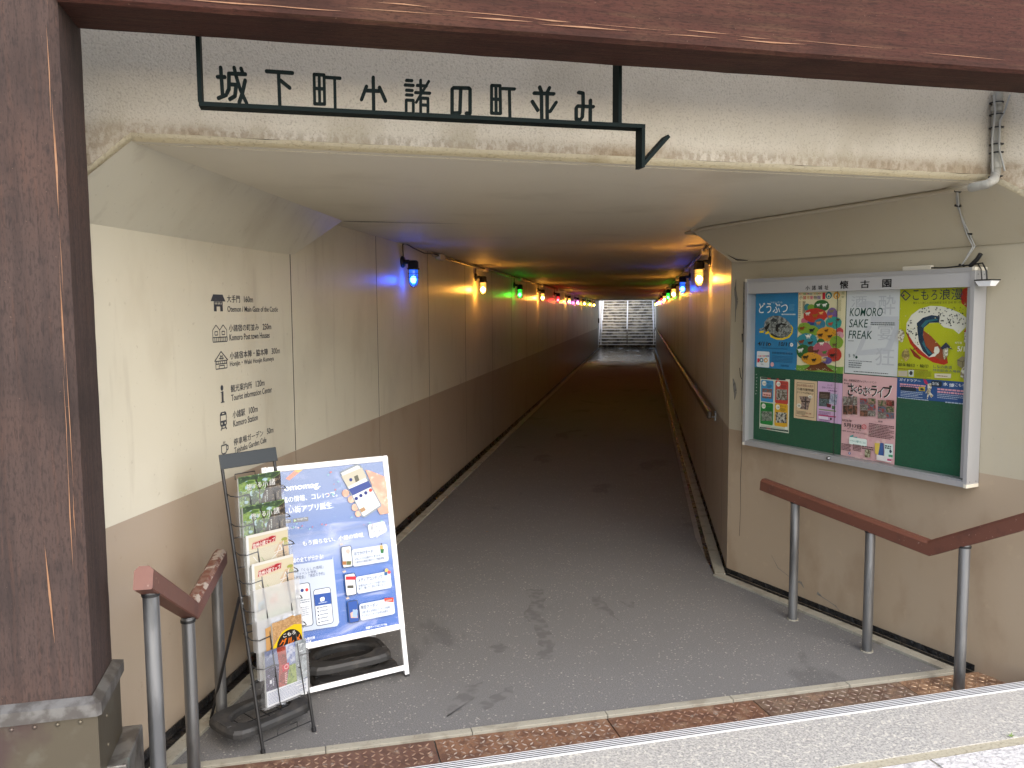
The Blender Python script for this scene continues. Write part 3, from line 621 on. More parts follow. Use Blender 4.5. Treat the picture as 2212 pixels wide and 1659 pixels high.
# ------------------------------------------------------------------ directory lettering on the wall
LW = frame((-2.072+.0004, 0, 0), (0, 1, 0), (0, 0, 1), (1, 0, 0))
z4 = zm(0, 1000, 1.58)
def wl(u, v):
    P = onpl(*z4(u, v), (-2.072, 0, 0), np.array([1., 0, 0])); return float(P[1]), float(P[2])
wd = thing('wall_directory', 'blue grey direction lettering with pictograms printed on the cream wall', 'wall sign', mw=frame(np.array([-2.072, 4.2, 1.05]), (0, 1, 0), (0, 0, 1), (1, 0, 0)))
def wtext(b, st, ll, lr, ul):
    a, c, d = wl(*ll), wl(*lr), wl(*ul); zb_ = (a[1]+c[1])/2; b.text(st, a[0], zb_, c[0], zb_+(d[1]-a[1]), M['ink'], bold=.018)
rows = [('大手門　160m', (1434, 334), (1598, 332), (1434, 287), 'Otemon / Main Gate of the Castle', (1437, 393), (1755, 388), (1437, 357)),
        ('小諸宿の町並み　250m', (1446, 518), (1713, 503), (1444, 472), 'Komoro Post town Houses', (1450, 573), (1703, 555), (1450, 533)),
        ('小諸宿本陣・脇本陣　300m', (1452, 692), (1768, 655), (1450, 645), 'Honjin・Waki Honjin Kumeya', (1453, 745), (1730, 707), (1453, 705)),
        ('観光案内所　120m', (1458, 897), (1671, 862), (1456, 850), 'Tourist information Center', (1461, 953), (1718, 900), (1461, 913)),
        ('小諸駅　100m', (1470, 1062), (1628, 1028), (1467, 1015), 'Komoro Station', (1475, 1115), (1628, 1078), (1475, 1073)),
        ('停車場ガーデン　50m', (1477, 1232), (1727, 1160), (1474, 1188), 'Teishaba Garden Cafe', (1480, 1282), (1683, 1218), (1480, 1245))]
for r in rows:
    b = MB(); b.T = LW; b.lay = .0005; 
    jp, di = r[0].split('　'); a_, c_, d_ = (wl(*p) for p in r[1:4]); zl = (a_[1]+c_[1])/2; wt_ = len(jp)+1+.56*len(di); xs = [a_[0]+(c_[0]-a_[0])*k/wt_ for k in (len(jp), len(jp)+1)]; hh_ = d_[1]-a_[1]
    b.text(jp, a_[0], zl, xs[0], zl+hh_, M['ink'], bold=.018); b.build('japanese_line', wd)
    b = MB(); b.T = LW; b.lay = .0005; b.text(di, xs[1], zl+hh_*.06, c_[0], zl+hh_*.94, M['ink'], bold=.018); b.build('distance_figure', wd); b = MB(); b.T = LW; b.lay = .0005; wtext(b, *r[4:]); b.build('english_line', wd)
def icon(x0, x1, y0, y1):
    a, c = wl(x0, y1), wl(x1, y0); b = MB(); b.T = LW; b.lay = .0005; zt = wl(x0, y0)[1]
    return b, lambda u, v: (a[0]+(c[0]-a[0])*u, a[1]+(zt-a[1])*v), (c[0]-a[0])
K = M['ink']
b, q, w_ = icon(1332, 1422, 277, 388)
b.poly([q(*p) for p in ((0, .58), (.18, .98), (.82, .98), (1, .58))], K); b.poly([q(*p) for p in ((.2, .57), (.8, .57), (.8, .28), (.2, .28))], K)
b.poly([q(*p) for p in ((.2, .28), (.38, .28), (.38, 0), (.2, 0))], K); b.poly([q(*p) for p in ((.62, .28), (.8, .28), (.8, 0), (.62, 0))], K)
for k in range(5): b.poly([q(*p) for p in ((.27+k*.1, .52), (.31+k*.1, .52), (.31+k*.1, .4), (.27+k*.1, .4))], M['cream'])
b.build('pictogram', wd)
b, q, w_ = icon(1345, 1430, 475, 585); lw = w_*.035
for o in (0, .5):
    b.line([q(o, .1), q(o, .7), q(o+.25, 1), q(o+.5, .7), q(o+.5, .1)], lw, K); b.line([q(o+.15, .62), q(o+.35, .62), q(o+.35, .42), q(o+.15, .42), q(o+.15, .62)], lw, K)
b.line([q(0, .28), q(1, .28)], lw, K); b.line([q(0, .02), q(1, .02)], lw, K)
for k in range(9): b.line([q(k/8, .02), q(k/8, .28)], lw, K)
b.build('pictogram', wd)
b, q, w_ = icon(1357, 1437, 645, 755)
b.line([q(0, .45), q(.5, 1), q(1, .45)], lw*1.3, K); b.line([q(.08, .48), q(.08, 0), q(.92, 0), q(.92, .48)], lw, K)
for z_ in (.45, .28): b.line([q(.08, z_), q(.92, z_)], lw, K)
for k in range(6): b.line([q(.15+k*.14, .28), q(.15+k*.14, .42)], lw, K)
b.line([q(.4, .72), q(.6, .72)], lw, K); b.line([q(.32, .6), q(.68, .6)], lw, K); b.line([q(.44, .52), q(.44, .8)], lw, K); b.line([q(.56, .52), q(.56, .8)], lw, K)
b.line([q(.3, 0), q(.3, .18), q(.7, .18), q(.7, 0)], lw, K)
b.build('pictogram', wd)
b, q, w_ = icon(1393, 1416, 863, 968)
cc = q(.45, .9); b.ell(cc[0], cc[1], w_*.33, w_*.33, K); b.poly([q(*p) for p in ((.1, .66), (.75, .7), (.75, .06), (.95, .06), (.95, 0), (.05, 0), (.05, .06), (.3, .06), (.3, .62), (.1, .62))], K)
b.build('pictogram', wd)
b, q, w_ = icon(1390, 1432, 1027, 1143)
b.poly([q(*p) for p in ((.05, .3), (.15, .2), (.85, .2), (.95, .3), (.95, .88), (.8, 1), (.2, 1), (.05, .88))], K)
b.poly([q(*p) for p in ((.15, .52), (.85, .52), (.85, .8), (.15, .8))], M['cream']); b.poly([q(*p) for p in ((.35, .88), (.65, .88), (.65, .93), (.35, .93))], M['cream'])
for o in (.28, .72): cc = q(o, .36); b.ell(cc[0], cc[1], w_*.08, w_*.08, M['cream'])
b.line([q(.3, .2), q(.1, 0)], lw*1.6, K); b.line([q(.7, .2), q(.9, 0)], lw*1.6, K); b.line([q(.2, .09), q(.8, .09)], lw, K)
b.build('pictogram', wd)
b, q, w_ = icon(1398, 1441, 1213, 1293)
b.line([q(.05, .68), q(.05, .15), q(.2, 0), q(.6, 0), q(.75, .15), q(.75, .68), q(.05, .68)], lw*1.4, K); b.line([q(.75, .6), q(.98, .55), q(.98, .28), q(.75, .2)], lw*1.4, K)
b.line([q(.3, .78), q(.36, .98)], lw, K); b.line([q(.48, .78), q(.54, .98)], lw, K)
b.build('pictogram', wd)
# ------------------------------------------------------------------ coloured wall lamps
LC = {'blue': ('0a3cff', (.25, .45, 1)), 'warm': ('ffb347', (1, .8, .5)), 'green': ('10d020', (.3, 1, .3)), 'red': ('ff1020', (1, .25, .25)), 'pink': ('ff60e0', (1, .5, .95)), 'lime': ('d8f020', (.85, 1, .3))}
LE = {'blue': (.03, .16, 1), 'warm': (1, .49, .095), 'green': (.03, .8, .06), 'red': (1, .03, .05), 'pink': (1, .25, .8), 'lime': (.7, .8, .06)}
LPW = {'blue': 28, 'warm': 92, 'green': 24, 'red': 26, 'pink': 34, 'lime': 38}
lampm = {}
for k in LC:
    g = N('lit_bulb_'+k); g.b.inputs['Base Color'].default_value = (*LE[k], 1); g.b.inputs['Emission Color'].default_value = (*LE[k], 1); g.b.inputs['Emission Strength'].default_value = LPW[k]*1.6
    gg = N('tinted_globe_'+k); gg.t.nodes.remove(gg.b)
    tr = gg.n('BsdfTransparent'); tr.inputs[0].default_value = (*[.25+.75*c for c in LC[k][1]], 1)
    em = gg.n('Emission'); em.inputs[0].default_value = (*LE[k], 1); em.inputs[1].default_value = 1.5 if k == 'warm' else 1.1
    gs = gg.n('BsdfGlossy'); gs.inputs['Roughness'].default_value = .05
    m1 = gg.n('MixShader'); m1.inputs[0].default_value = .35; gg.l(tr.outputs[0], m1.inputs[1]); gg.l(em.outputs[0], m1.inputs[2])
    m2 = gg.n('MixShader'); m2.inputs[0].default_value = .05; gg.l(m1.outputs[0], m2.inputs[1]); gg.l(gs.outputs[0], m2.inputs[2]); gg.l(m2.outputs[0], gg.o.inputs[0])
    lampm[k] = (g.m, gg.m)
def make_lamp():
    t = thing('wall_lamp', 'x', 'wall lamp')
    b = MB().m(M['black']); b.smooth = False
    b.T = Matrix.Translation((0, 0, .105)) @ Matrix.Rotation(math.pi/2, 4, 'Y'); b.lathe([(0, 0), (.052, 0), (.052, .014), (.04, .026), (0, .026)], 18); b.T = None
    b.tube([(.02, 0, .105), (.06, 0, .105), (.09, 0, .09)], .02, 10)
    b.lathe([(0, .118), (.034, .116), (.046, .104), (.048, .05), (.054, .046), (.054, .034), (.04, .034)], 18, (.105, 0, 0))
    b.build('housing', t, frame=1)
    b = MB().m(lampm['warm'][1]); b.lathe([(.038, .036), (.039, -.055), (.036, -.082), (.026, -.102), (.012, -.112), (0, -.114)], 16, (.105, 0, 0)); gl_ = b.build('globe', t, frame=1)
    b = MB().m(M['black'])
    for k in range(4):
        a = math.pi/4+k*math.pi/2; cxs, sns = math.cos(a), math.sin(a)
        b.tube([(.105+r*cxs, r*sns, z) for r, z in ((.046, .036), (.047, -.05), (.044, -.085), (.032, -.108), (.012, -.122), (0, -.124))], .0026, 6)
    for z, r in ((-.035, .047), (.0, .047)): b.tube([(.105+r*math.cos(a), r*math.sin(a), z) for a in [2*math.pi*k/18 for k in range(19)]], .0024, 6)
    b.build('guard_cage', t, frame=1)
    b = MB().m(lampm['warm'][0]); b.lathe([(0, -.022), (.016, -.026), (.027, -.042), (.029, -.056), (.024, -.074), (.012, -.084), (0, -.086)], 12, (.105, 0, 0)); bl = b.build('bulb', t, frame=1)
    b = MB().m(M['black']); b.tube([(.015, 0, .15), (.012, .0, .2), (.014, -.01, .25), (.02, -.005, .275), (.03, .01, .285)], .005, 6); b.build('cord', t, frame=1)
    return t
lamp0 = make_lamp()
Lseq = ['blue', 'warm', 'green', 'warm', 'red', 'warm', 'pink', 'warm', 'lime', 'warm']
YL = [7.26+3.36*k for k in range(10)]; YR = [7.96+3.42*k for k in range(10)]
ordn = ['first', 'second', 'third', 'fourth', 'fifth', 'sixth', 'seventh', 'eighth', 'ninth', 'tenth']
Rseq = ['warm', 'blue', 'warm', 'green', 'warm', 'red', 'warm', 'pink', 'warm', 'lime']
cn = {'blue': 'blue', 'warm': 'warm white', 'green': 'green', 'red': 'red', 'pink': 'pink', 'lime': 'yellow green'}
first = True
for side, ys, seq in (('L', YL, Lseq), ('R', YR, Rseq)):
    for k, y in enumerate(ys):
        c = seq[k]; o = lamp0 if first else copy_tree(lamp0); first = False
        x = XL(y) if side == 'L' else XR(y)
        o.location = (x, y, 2.25); o.rotation_euler = (0, 0, 0 if side == 'L' else math.pi)
        wall = 'directory wall' if side == 'L' else 'handrail wall'
        if c == 'warm': lab = f'warm white caged lamp, {ordn[k]} along the {wall} from the entrance'
        else: lab = f'glowing {cn[c]} caged lamp, {ordn[k]} along the {wall} of the tunnel'
        tag(o, lab, 'wall lamp', 'caged wall lamps along the tunnel')
        for ch in o.children:
            nm = ch.name.split('.')[0]
            if nm in ('globe', 'bulb'):
                if (c, nm) not in lampm: lampm[c, nm] = ch.data.copy(); lampm[c, nm].materials[0] = lampm[c][0 if nm == 'bulb' else 1]
                ch.data = lampm[c, nm]
# ------------------------------------------------------------------ conduits and cables
t = thing('conduit', 'thin conduit and black cable along the ceiling corner of the directory wall', 'conduit', (XL(8.4), 8.4, 2.45))
b = MB().m(M['painted_pipe']); b.tube([(XL(y)+.022, y, ZC(y)-.03) for y in (8.3, 14, 22, 32, YE-.3)], .012, 8); b.build('pipe', t)
b = MB().m(M['black']); pts = [(XL(7.26)+.03, 7.27, 2.535-.012), (XL(7.3)+.035, 7.5, 2.50), (XL(7.9)+.04, 7.9, 2.475), (XL(8.3)+.04, 8.3, 2.495)]
y = 8.3
while y < YE-.6: y += .56; pts.append((XL(y)+.042+random.uniform(-.004, .008), y, ZC(y)-.022-random.choice((0, .012, .004))))
b.tube(pts, .0055, 6); b.build('cable', t)
for y in [8.62]+[v+.62 for v in YL[1:]]:
    b = MB().m(M['offwhite']); b.box(XL(y)+.002, XL(y)+.055, y-.11, y+.11, ZC(y)-.062, ZC(y)-.004); b.build('junction_box', t, bevel=.004)
t = thing('conduit', 'thin conduit and black cable along the ceiling corner of the handrail wall', 'conduit', (XR(6.7), 6.7, 2.45))
b = MB().m(M['painted_pipe']); b.tube([(XR(y)-.025, y, ZC(y)-.03) for y in (6.35, 14, 22, 32, YE-.3)], .013, 8); b.build('pipe', t)
b = MB().m(M['black']); pts = []; y = 6.6
while y < YE-.6: y += .56; pts.append((XR(y)-.045-random.uniform(-.004, .008), y, ZC(y)-.02-random.choice((0, .012, .004))))
b.tube(pts, .0055, 6); b.build('cable', t)
for y in [v+.55 for v in YR]:
    b = MB().m(M['offwhite']); b.box(XR(y)-.055, XR(y)-.002, y-.1, y+.1, ZC(y)-.062, ZC(y)-.004); b.build('junction_box', t, bevel=.004)
# pipe coming down the front and turning under the ceiling edge
t = thing('drop_pipe', 'grey pipe strapped with cables running down the facade and under the entrance', 'pipe', fp(uE-.03, 2.5))
fpl = lambda x, y, o: onpl(x, y, A+fn*o, fn)
pa, pb, pc = fpl(2157, 190, .03), fpl(2152, 262, .03), fpl(2151, 372, .03)
hz = lambda x, y, z: onz(x, y, z)
e1 = hz(2132, 398, 2.462); e2 = hz(2098, 405, 2.462); e3 = hz(2068, 409, 2.466)
b = MB().m(M['cloth_pipe']); b.tube([pa, pb, pc, pc*.55+e1*.45+fn*.012+[0, 0, -.012], e1, e2], .021, 12)
for p in (fpl(2153, 235, .03), pc+[0, 0, .03]): b.tube([p+[0, 0, -.012], p+[0, 0, .012]], .0245, 12)
b.build('pipe', t)
b = MB().m(M['cable'])
b.tube([fpl(2182, 205, .05), fpl(2170, 240, .055), fpl(2160, 262, .06), fpl(2158, 320, .06), pc+fn*.035+[.012, 0, 0]], .0045, 6); b.tube([fpl(2146, 205, .045), fpl(2150, 240, .055), fpl(2143, 300, .055), fpl(2144, 372, .055)], .0045, 6); b.build('cable', t)
for y in (222, 248, 276, 312, 330, 386):
    b = MB().m(M['black']); p = fpl(2152.5, y, .03) if y < 380 else pc+[0, 0, -.02]
    b.tube([p+fu*.026*math.cos(a)+fn*.03*math.sin(a) for a in [2*math.pi*k/14 for k in range(15)]], .0035, 5); b.build('cable_tie', t)
b = MB().m(M['painted_pipe'])
pth = [e2, e3]+[(E+(Fp-E)*k+np.array([0, 0, -.014])+wn*.016) for k in (.1, .3, .5, .7, .9)]+[Fp+np.array([-.02, .1, -.02]), (XR(6.5)-.03, 6.62, 2.475)]
b.tube(pth, .012, 8); b.build('thin_conduit', t)
# the notice board
BO = .10
bf = lambda d: frame(R0+wn*d, wu, (0, 0, 1), wn)
S0_, S1_, Zb0, Zb1 = .247, 1.880, .983, 2.111
bm = frame(rin((S0_+S1_)/2, 0)+[0, 0, Zb0], wu, (0, 0, 1), wn)
NB_ = thing('notice_board', 'aluminium notice board with sliding glass doors and green felt on the splayed wall', 'notice board', mw=bm)
def bb(mt): b = MB().m(mt); b.T = bf(0); return b
b = bb(M['alu'])
fr = .022
b.box(S0_, S0_+fr, Zb0, Zb1, .004, BO); b.box(S1_-fr, S1_, Zb0, Zb1, .004, BO); b.box(S0_+fr, S1_-fr, Zb1-fr, Zb1, .004, BO-.002); b.box(S0_+fr, S1_-fr, Zb0, Zb0+.03, .004, BO-.002)
b.box(S0_+fr, S1_-fr, Zb0+.03, Zb0+.036, .004, BO-.018); b.box(S1_-fr-.03, S1_-fr, Zb0+.042, Zb1-.1, .02, BO-.022)
b.m(M['steel'])
for z_ in (Zb0+.03, Zb1-.035, Zb1-.09):
    for d_ in (.025, .075):
        b.T = bf(0) @ Matrix.Translation((S1_, z_, d_)) @ Matrix.Rotation(math.pi/2, 4, 'Y'); b.lathe([(.004, 0), (.003, .0015), (0, .002)], 8)
b.build('frame', NB_)
for s_ in (S0_, S1_):
    for z_ in (Zb0, Zb1):
        b = bb(M['offwhite']); b.box(s_-(.018 if s_ == S1_ else .002), s_+(.002 if s_ == S1_ else .018), z_-(.018 if z_ == Zb1 else .002), z_+(.002 if z_ == Zb1 else .018), .003, BO+.0025); b.build('corner_cap', NB_, bevel=.003)
b = bb(M['alulight']); b.box(S0_+fr, S1_-fr, Zb1-.098, Zb1-fr, .012, BO-.006); hd = b.build('header_panel', NB_)
z29 = zm(2900, 950, 1.659)
def bn(u, v, zf=z29, d=.03):
    P = onpl(*zf(u, v), R0+wn*d, wn); q = P-R0; return float(q@wu), float(P[2])
b = MB().m(F('101010')); b.T = bf(BO-.0055)
for st, ll, lr, ul in (('小', (530, 350), (557, 348), (530, 320)), ('諸', (573, 349), (598, 346), (573, 318)), ('城', (614, 346), (641, 343), (614, 316)), ('址', (656, 343), (682, 341), (656, 314)), ('懐', (757, 342), (814, 338), (757, 289)), ('古', (895, 333), (953, 330), (895, 282)), ('園', (1040, 328), (1099, 325), (1040, 275))):
    p, q_, r_ = bn(*ll, d=BO), bn(*lr, d=BO), bn(*ul, d=BO); zz_ = Zb1-.088 if st not in '懐古園' else Zb1-.086
    b.text(st, p[0], zz_, q_[0], zz_+(r_[1]-p[1]), F('101010'), bold=.022)
b.build('header_lettering', hd)
b = bb(M['felt']); b.box(S0_+fr, S1_-fr, Zb0+.03, Zb1-.09, .006, .022); b.build('felt_panel', NB_)
b = bb(M['glass'])
b.quad((S0_+fr, Zb0+.042, BO-.034), (1.025, Zb0+.042, BO-.034), (1.025, Zb1-.1, BO-.034), (S0_+fr, Zb1-.1, BO-.034)); b.build('glass_door', NB_)
b = bb(M['glass']); b.quad((.988, Zb0+.042, BO-.024), (S1_-fr, Zb0+.042, BO-.024), (S1_-fr, Zb1-.1, BO-.024), (.988, Zb1-.1, BO-.024)); b.build('glass_door', NB_)
b = bb(M['black']); b.box(1.006, 1.009, Zb0+.042, Zb1-.1, BO-.0215, BO-.019); b.build('door_edge', NB_)
b = bb(M['steel']); b.T = bf(BO-.006) @ Matrix.Translation((.994, Zb0+.02, 0)); b.lathe([(0, .022), (.009, .022), (.011, .004), (.011, 0)], 12); b.build('lock', NB_)
b = MB().m(M['steel']); b.T = bf(.0225)
for k in range(7): b = MB(); b.T = bf(.0225); b.ell(.290+random.uniform(-.004, .004), 1.465-.022*k, .003, .003, F('d8d8d0'), 8); b.build('spare_pin', NB_)
# ---- posters: each one mesh, laid out in board coordinates
def poster(label, x0, y0, x1, y1, ground, cat='poster', d=.024, group='posters pinned in the notice board'):
    b = MB(); b.lay = 0; mt = M.get(ground) if isinstance(ground, str) and ground in M else (ground if not isinstance(ground, str) else F(ground))
    b.m(mt); dx, dy = (x0+x1)/2, y0; b.T = Matrix.Translation((-dx, -dy, 0))
    b.box(x0, x1, y0, y1, -.0004, 0.0002); b.lay = .0004
    def done():
        o = b.build('poster', None, frame=frame(R0+wn*d+wu*dx+np.array([0, 0, dy]), wu, (0, 0, 1), wn)); return tag(o, label, cat, group)
    return b, done
zA = zm(2950, 1100, 4.0218); zB = zm(3350, 1130, 3.6867); zC = zm(2950, 1480, 3.6867); zD = zm(3300, 1480, 3.4031)
def bt(b, zf, st, ll, lr, ul, mt, bold=0, shear=0):
    p, q_, r_ = bn(*ll, zf), bn(*lr, zf), bn(*ul, zf); zz_ = (p[1]+q_[1])/2; b.text(st, p[0], zz_, q_[0], zz_+r_[1]-p[1], mt, bold, shear)
def bp(b, zf, pts, mt): b.poly([bn(*p, zf) for p in pts], mt)
def be(b, zf, c, rx, ry, mt, wob=0, n=22):
    p, q_ = bn(c[0]-rx, c[1], zf), bn(c[0]+rx, c[1], zf); r_, s_ = bn(c[0], c[1]-ry, zf), bn(c[0], c[1]+ry, zf)
    b.ell((p[0]+q_[0])/2, (r_[1]+s_[1])/2, (q_[0]-p[0])/2, (r_[1]-s_[1])/2, mt, n, 0, wob)
def bg(b, zf, x0, y0, x1, y1, rows, mt, fill=.55):
    p, q_ = bn(x0, y1, zf), bn(x1, y1, zf); r_ = bn(x0, y0, zf); b.greek(p[0], min(p[1], q_[1]), q_[0], r_[1], rows, mt, fill)
Zt = 2.013
# blue poster with a curled sleeping animal
b, done = poster('blue poster of a curled up sleeping grey animal, beside the tree poster', .270, 1.516, .647, Zt, '2f7fb0')
bt(b, zA, 'どうぶつ', (335, 635), (795, 590), (335, 470), F('eeeeea'), .01); bt(b, zA, 'こやまけいぞうの', (510, 462), (710, 455), (510, 430), F('cfe0ea'))
bg(b, zA, 700, 622, 920, 645, 1, F('c9d8de'), .9); bg(b, zA, 820, 470, 905, 580, 6, F('5d9cc2'))
yel, gry, blk = F('e8c81e'), F('8f9492'), F('1c2022')
bp(b, zA, [(500, 940), (520, 1000), (620, 1040), (720, 1045), (820, 1010), (875, 940), (885, 850), (850, 800), (700, 900)], yel); bp(b, zA, [(340, 905), (415, 890), (412, 930), (345, 932)], yel); bp(b, zA, [(430, 935), (500, 890), (560, 915), (450, 955)], yel)
furm = photo('animal_fur', '8f9492', '4a4e4e', 'c4c8c4', 45)
bp(b, zA, [(330, 870), (420, 840), (430, 750), (480, 690), (560, 655), (660, 655), (760, 700), (830, 770), (868, 860), (855, 930), (800, 990), (700, 1018), (590, 1005), (520, 955), (490, 900), (430, 920), (410, 880), (335, 890)], furm)
bp(b, zA, [(610, 800), (700, 770), (790, 800), (760, 815), (690, 800), (650, 850), (640, 930), (600, 890)], blk); bp(b, zA, [(430, 850), (480, 790), (520, 770), (490, 850), (450, 905)], blk); bp(b, zA, [(520, 930), (640, 990), (760, 990), (640, 1010), (540, 970)], blk)
bp(b, zA, [(560, 690), (640, 720), (600, 760), (520, 740)], F('3a3e40'))
bt(b, zA, '4/11', (315, 1140), (465, 1135), (315, 1075), blk, .02, .15); bt(b, zA, '10/11', (655, 1145), (825, 1145), (655, 1080), blk, .02, .15)
be(b, zA, (505, 1115), 25, 25, blk); be(b, zA, (862, 1122), 26, 30, F('f0f0ee')); bt(b, zA, '土', (495, 1128), (517, 1128), (495, 1105), F('e8e8e4'), .02); bt(b, zA, '日', (852, 1135), (872, 1135), (852, 1110), F('303030'), .02)
bg(b, zA, 550, 1230, 880, 1270, 1, F('245f86'), .8); bg(b, zA, 545, 1290, 880, 1400, 5, F('245f86'), .35); bg(b, zA, 385, 1165, 800, 1180, 1, F('245f86'), .7)
pw = F('dfe2e6'); p0, p1 = bn(303, 1475, zA), bn(510, 1235, zA); b.rrect(p0[0], p0[1], p1[0], p1[1], .008, pw)
for k, (ch_, c_) in enumerate(zip('小諸市動物園', ('404040', 'd8203a', 'e0a030', 'd85080', '3a8a50', '7a50a0'))): bt(b, zA, ch_, (318+31*k, 1318), (346+31*k, 1318), (318+31*k, 1290), F(c_), .02)
bt(b, zA, '1', (320, 1405), (345, 1405), (320, 1340), F('d02038'), .03); be(b, zA, (382, 1370), 30, 36, F('207080')); be(b, zA, (382, 1370), 16, 20, pw); be(b, zA, (452, 1372), 30, 36, F('e0a020')); be(b, zA, (452, 1372), 16, 20, pw); bt(b, zA, '周年', (375, 1450), (415, 1450), (375, 1425), F('404040'))
be(b, zA, (555, 1438), 28, 36, F('e0a8ac')); bt(b, zA, '小諸市動物園', (695, 1475), (820, 1475), (695, 1450), F('153a55'))
done()
# tree of animals
b, done = poster('cream poster of a tree made of colourful balls with small animals', .649, 1.516, 1.022, Zt, 'e8dcb4')
for k, (ch_, c_) in enumerate(zip('小諸市動物園', ('404040', 'c8303a', 'd8952a', 'd05a80', '50555a', '7a5aa0'))): bt(b, zA, ch_, (985+58*k, 395), (1035+58*k, 390), (985+58*k, 338), F(c_), .02)
for k, ch_ in enumerate('KOMORO'): bt(b, zA, ch_, (985+35*k, 318), (1015+35*k, 318), (985+35*k, 290), F(('d05a50', 'd8952a', '50a060', 'c8303a', '7a5aa0', '3080a0')[k]), .02)
for k, ch_ in enumerate('ZOO'): bt(b, zA, ch_, (1220+38*k, 312), (1252+38*k, 312), (1220+38*k, 288), F(('d8952a', '50a060', 'c8303a')[k]), .02)
bt(b, zA, '1', (1365, 388), (1395, 388), (1365, 285), F('c82038'), .03)
for cx_, c_ in ((1460, '2a7f8a'), (1588, 'e8a32a')): be(b, zA, (cx_, 328), 52, 58, F(c_)); be(b, zA, (cx_, 335), 30, 36, F('f2e6c4')); be(b, zA, (cx_, 345), 16, 20, F(c_))
bt(b, zA, '周', (1668, 318), (1712, 318), (1668, 270), F('808060')); bt(b, zA, '年', (1668, 375), (1708, 375), (1668, 335), F('808060'))
bg(b, zA, 1040, 420, 1085, 620, 12, F('605848'), .6); bg(b, zA, 975, 420, 1015, 700, 9, F('b8ac88'), .5); bg(b, zA, 1610, 400, 1660, 580, 10, F('b8ac88'), .4)
bp(b, zA, [(940, 1445), (1020, 1455), (1120, 1440), (1500, 1450), (1600, 1480), (1700, 1478), (1690, 1590), (940, 1530)], F('6f9c3a'))
bp(b, zA, [(1060, 1530), (1150, 1470), (1180, 1400), (1400, 1400), (1440, 1470), (1560, 1560), (1450, 1550), (1330, 1530), (1200, 1540)], F('6a3a1c'))
cl = [(1120, 520, 50, 60, '3a7f8a'), (1180, 520, 60, 50, '7a9c3a'), (1350, 495, 125, 95, '2f6a34'), (1080, 740, 60, 55, 'c86a80'), (1180, 790, 70, 55, '3a4a8a'), (1520, 640, 85, 115, '7f5f9f'), (1250, 650, 190, 115, 'c0382e'), (1320, 790, 90, 90, '3a7f9a'), (1080, 860, 115, 95, '86a838'), (1200, 900, 105, 90, '86a838'), (1545, 770, 130, 100, '38a095'), (1640, 910, 60, 65, 'c84a52'), (1640, 970, 70, 60, 'd8a0a8'), (1440, 950, 165, 115, 'e09c2c'), (1590, 1080, 110, 105, '86a838'), (1120, 1050, 165, 112, '38909c'), (1340, 1080, 60, 60, '2f6a34'), (1060, 1230, 115, 115, '2f6a34'), (1185, 1200, 60, 60, '6a3a2a'), (1370, 1195, 150, 120, 'c46478'), (1560, 1280, 115, 110, 'c0382e'), (1440, 1375, 80, 55, '6a5a9a'), (1195, 1345, 165, 100, 'e09c2c')]
for x, y, rx, ry, c_ in cl: be(b, zA, (x, y), rx, ry, F(c_), .035, 26)
random.seed(11)
def beast(x, y, s_, c_):
    m_ = F(c_); be(b, zA, (x, y), s_, s_*.55, m_, .12, 12); be(b, zA, (x+s_*.95, y-s_*.45), s_*.4, s_*.38, m_, .12, 9)
    for o in (-.6, -.25, .3, .65): bp(b, zA, [(x+o*s_, y), (x+o*s_+s_*.17, y), (x+o*s_+s_*.15, y+s_*1.05), (x+o*s_, y+s_*1.05)], m_)
    bp(b, zA, [(x-s_*.9, y-s_*.1), (x-s_*1.35, y-s_*.5), (x-s_*1.25, y-s_*.6), (x-s_*.75, y-s_*.25)], m_)
for x, y, s_, c_ in [(1300, 480, 26, 'e8e8e0'), (1400, 480, 34, 'e8e8e0'), (1130, 620, 34, 'e0d8c8'), (1250, 650, 40, 'a86a20'), (1350, 610, 30, 'e0a860'), (1520, 580, 34, '8a7a5a'), (1500, 665, 32, 'e08a3a'), (1310, 770, 36, 'c88a4a'), (1505, 785, 34, 'b04a38'), (1630, 720, 26, '6a3a2a'), (1050, 855, 36, '8a4a20'), (1210, 885, 38, '28302c'), (1445, 890, 28, '6a4020'), (1350, 965, 34, '4a2a18'), (1505, 985, 32, '2a2018'), (1160, 980, 40, 'f0ece0'), (1050, 1070, 38, '7a3a24'), (1195, 1090, 36, '4a2a1a'), (1380, 1100, 32, 'f0ece0'), (1590, 1120, 32, '6a5030'), (1040, 1205, 40, 'e8e8e0'), (1295, 1225, 40, '6a3a30'), (1430, 1240, 34, '3f7a34'), (1560, 1290, 38, '2a1a18'), (1130, 1320, 40, '3a3018'), (1265, 1365, 34, '2a2018'), (1430, 1360, 34, 'd8b070')]: beast(x, y, s_, c_)
for k in range(90):
    x, y, rx, ry, c_ = random.choice(cl[6:]); a_ = random.random()*6.28; be(b, zA, (x+rx*.8*math.cos(a_), y+ry*.75*math.sin(a_)), 4, 9, F('3a4a2a'), 0, 6)
for k in range(40): be(b, zA, (random.uniform(960, 1680), random.uniform(1500, 1540)), 4, 4, F('f0ecc0'), 0, 6)
done()
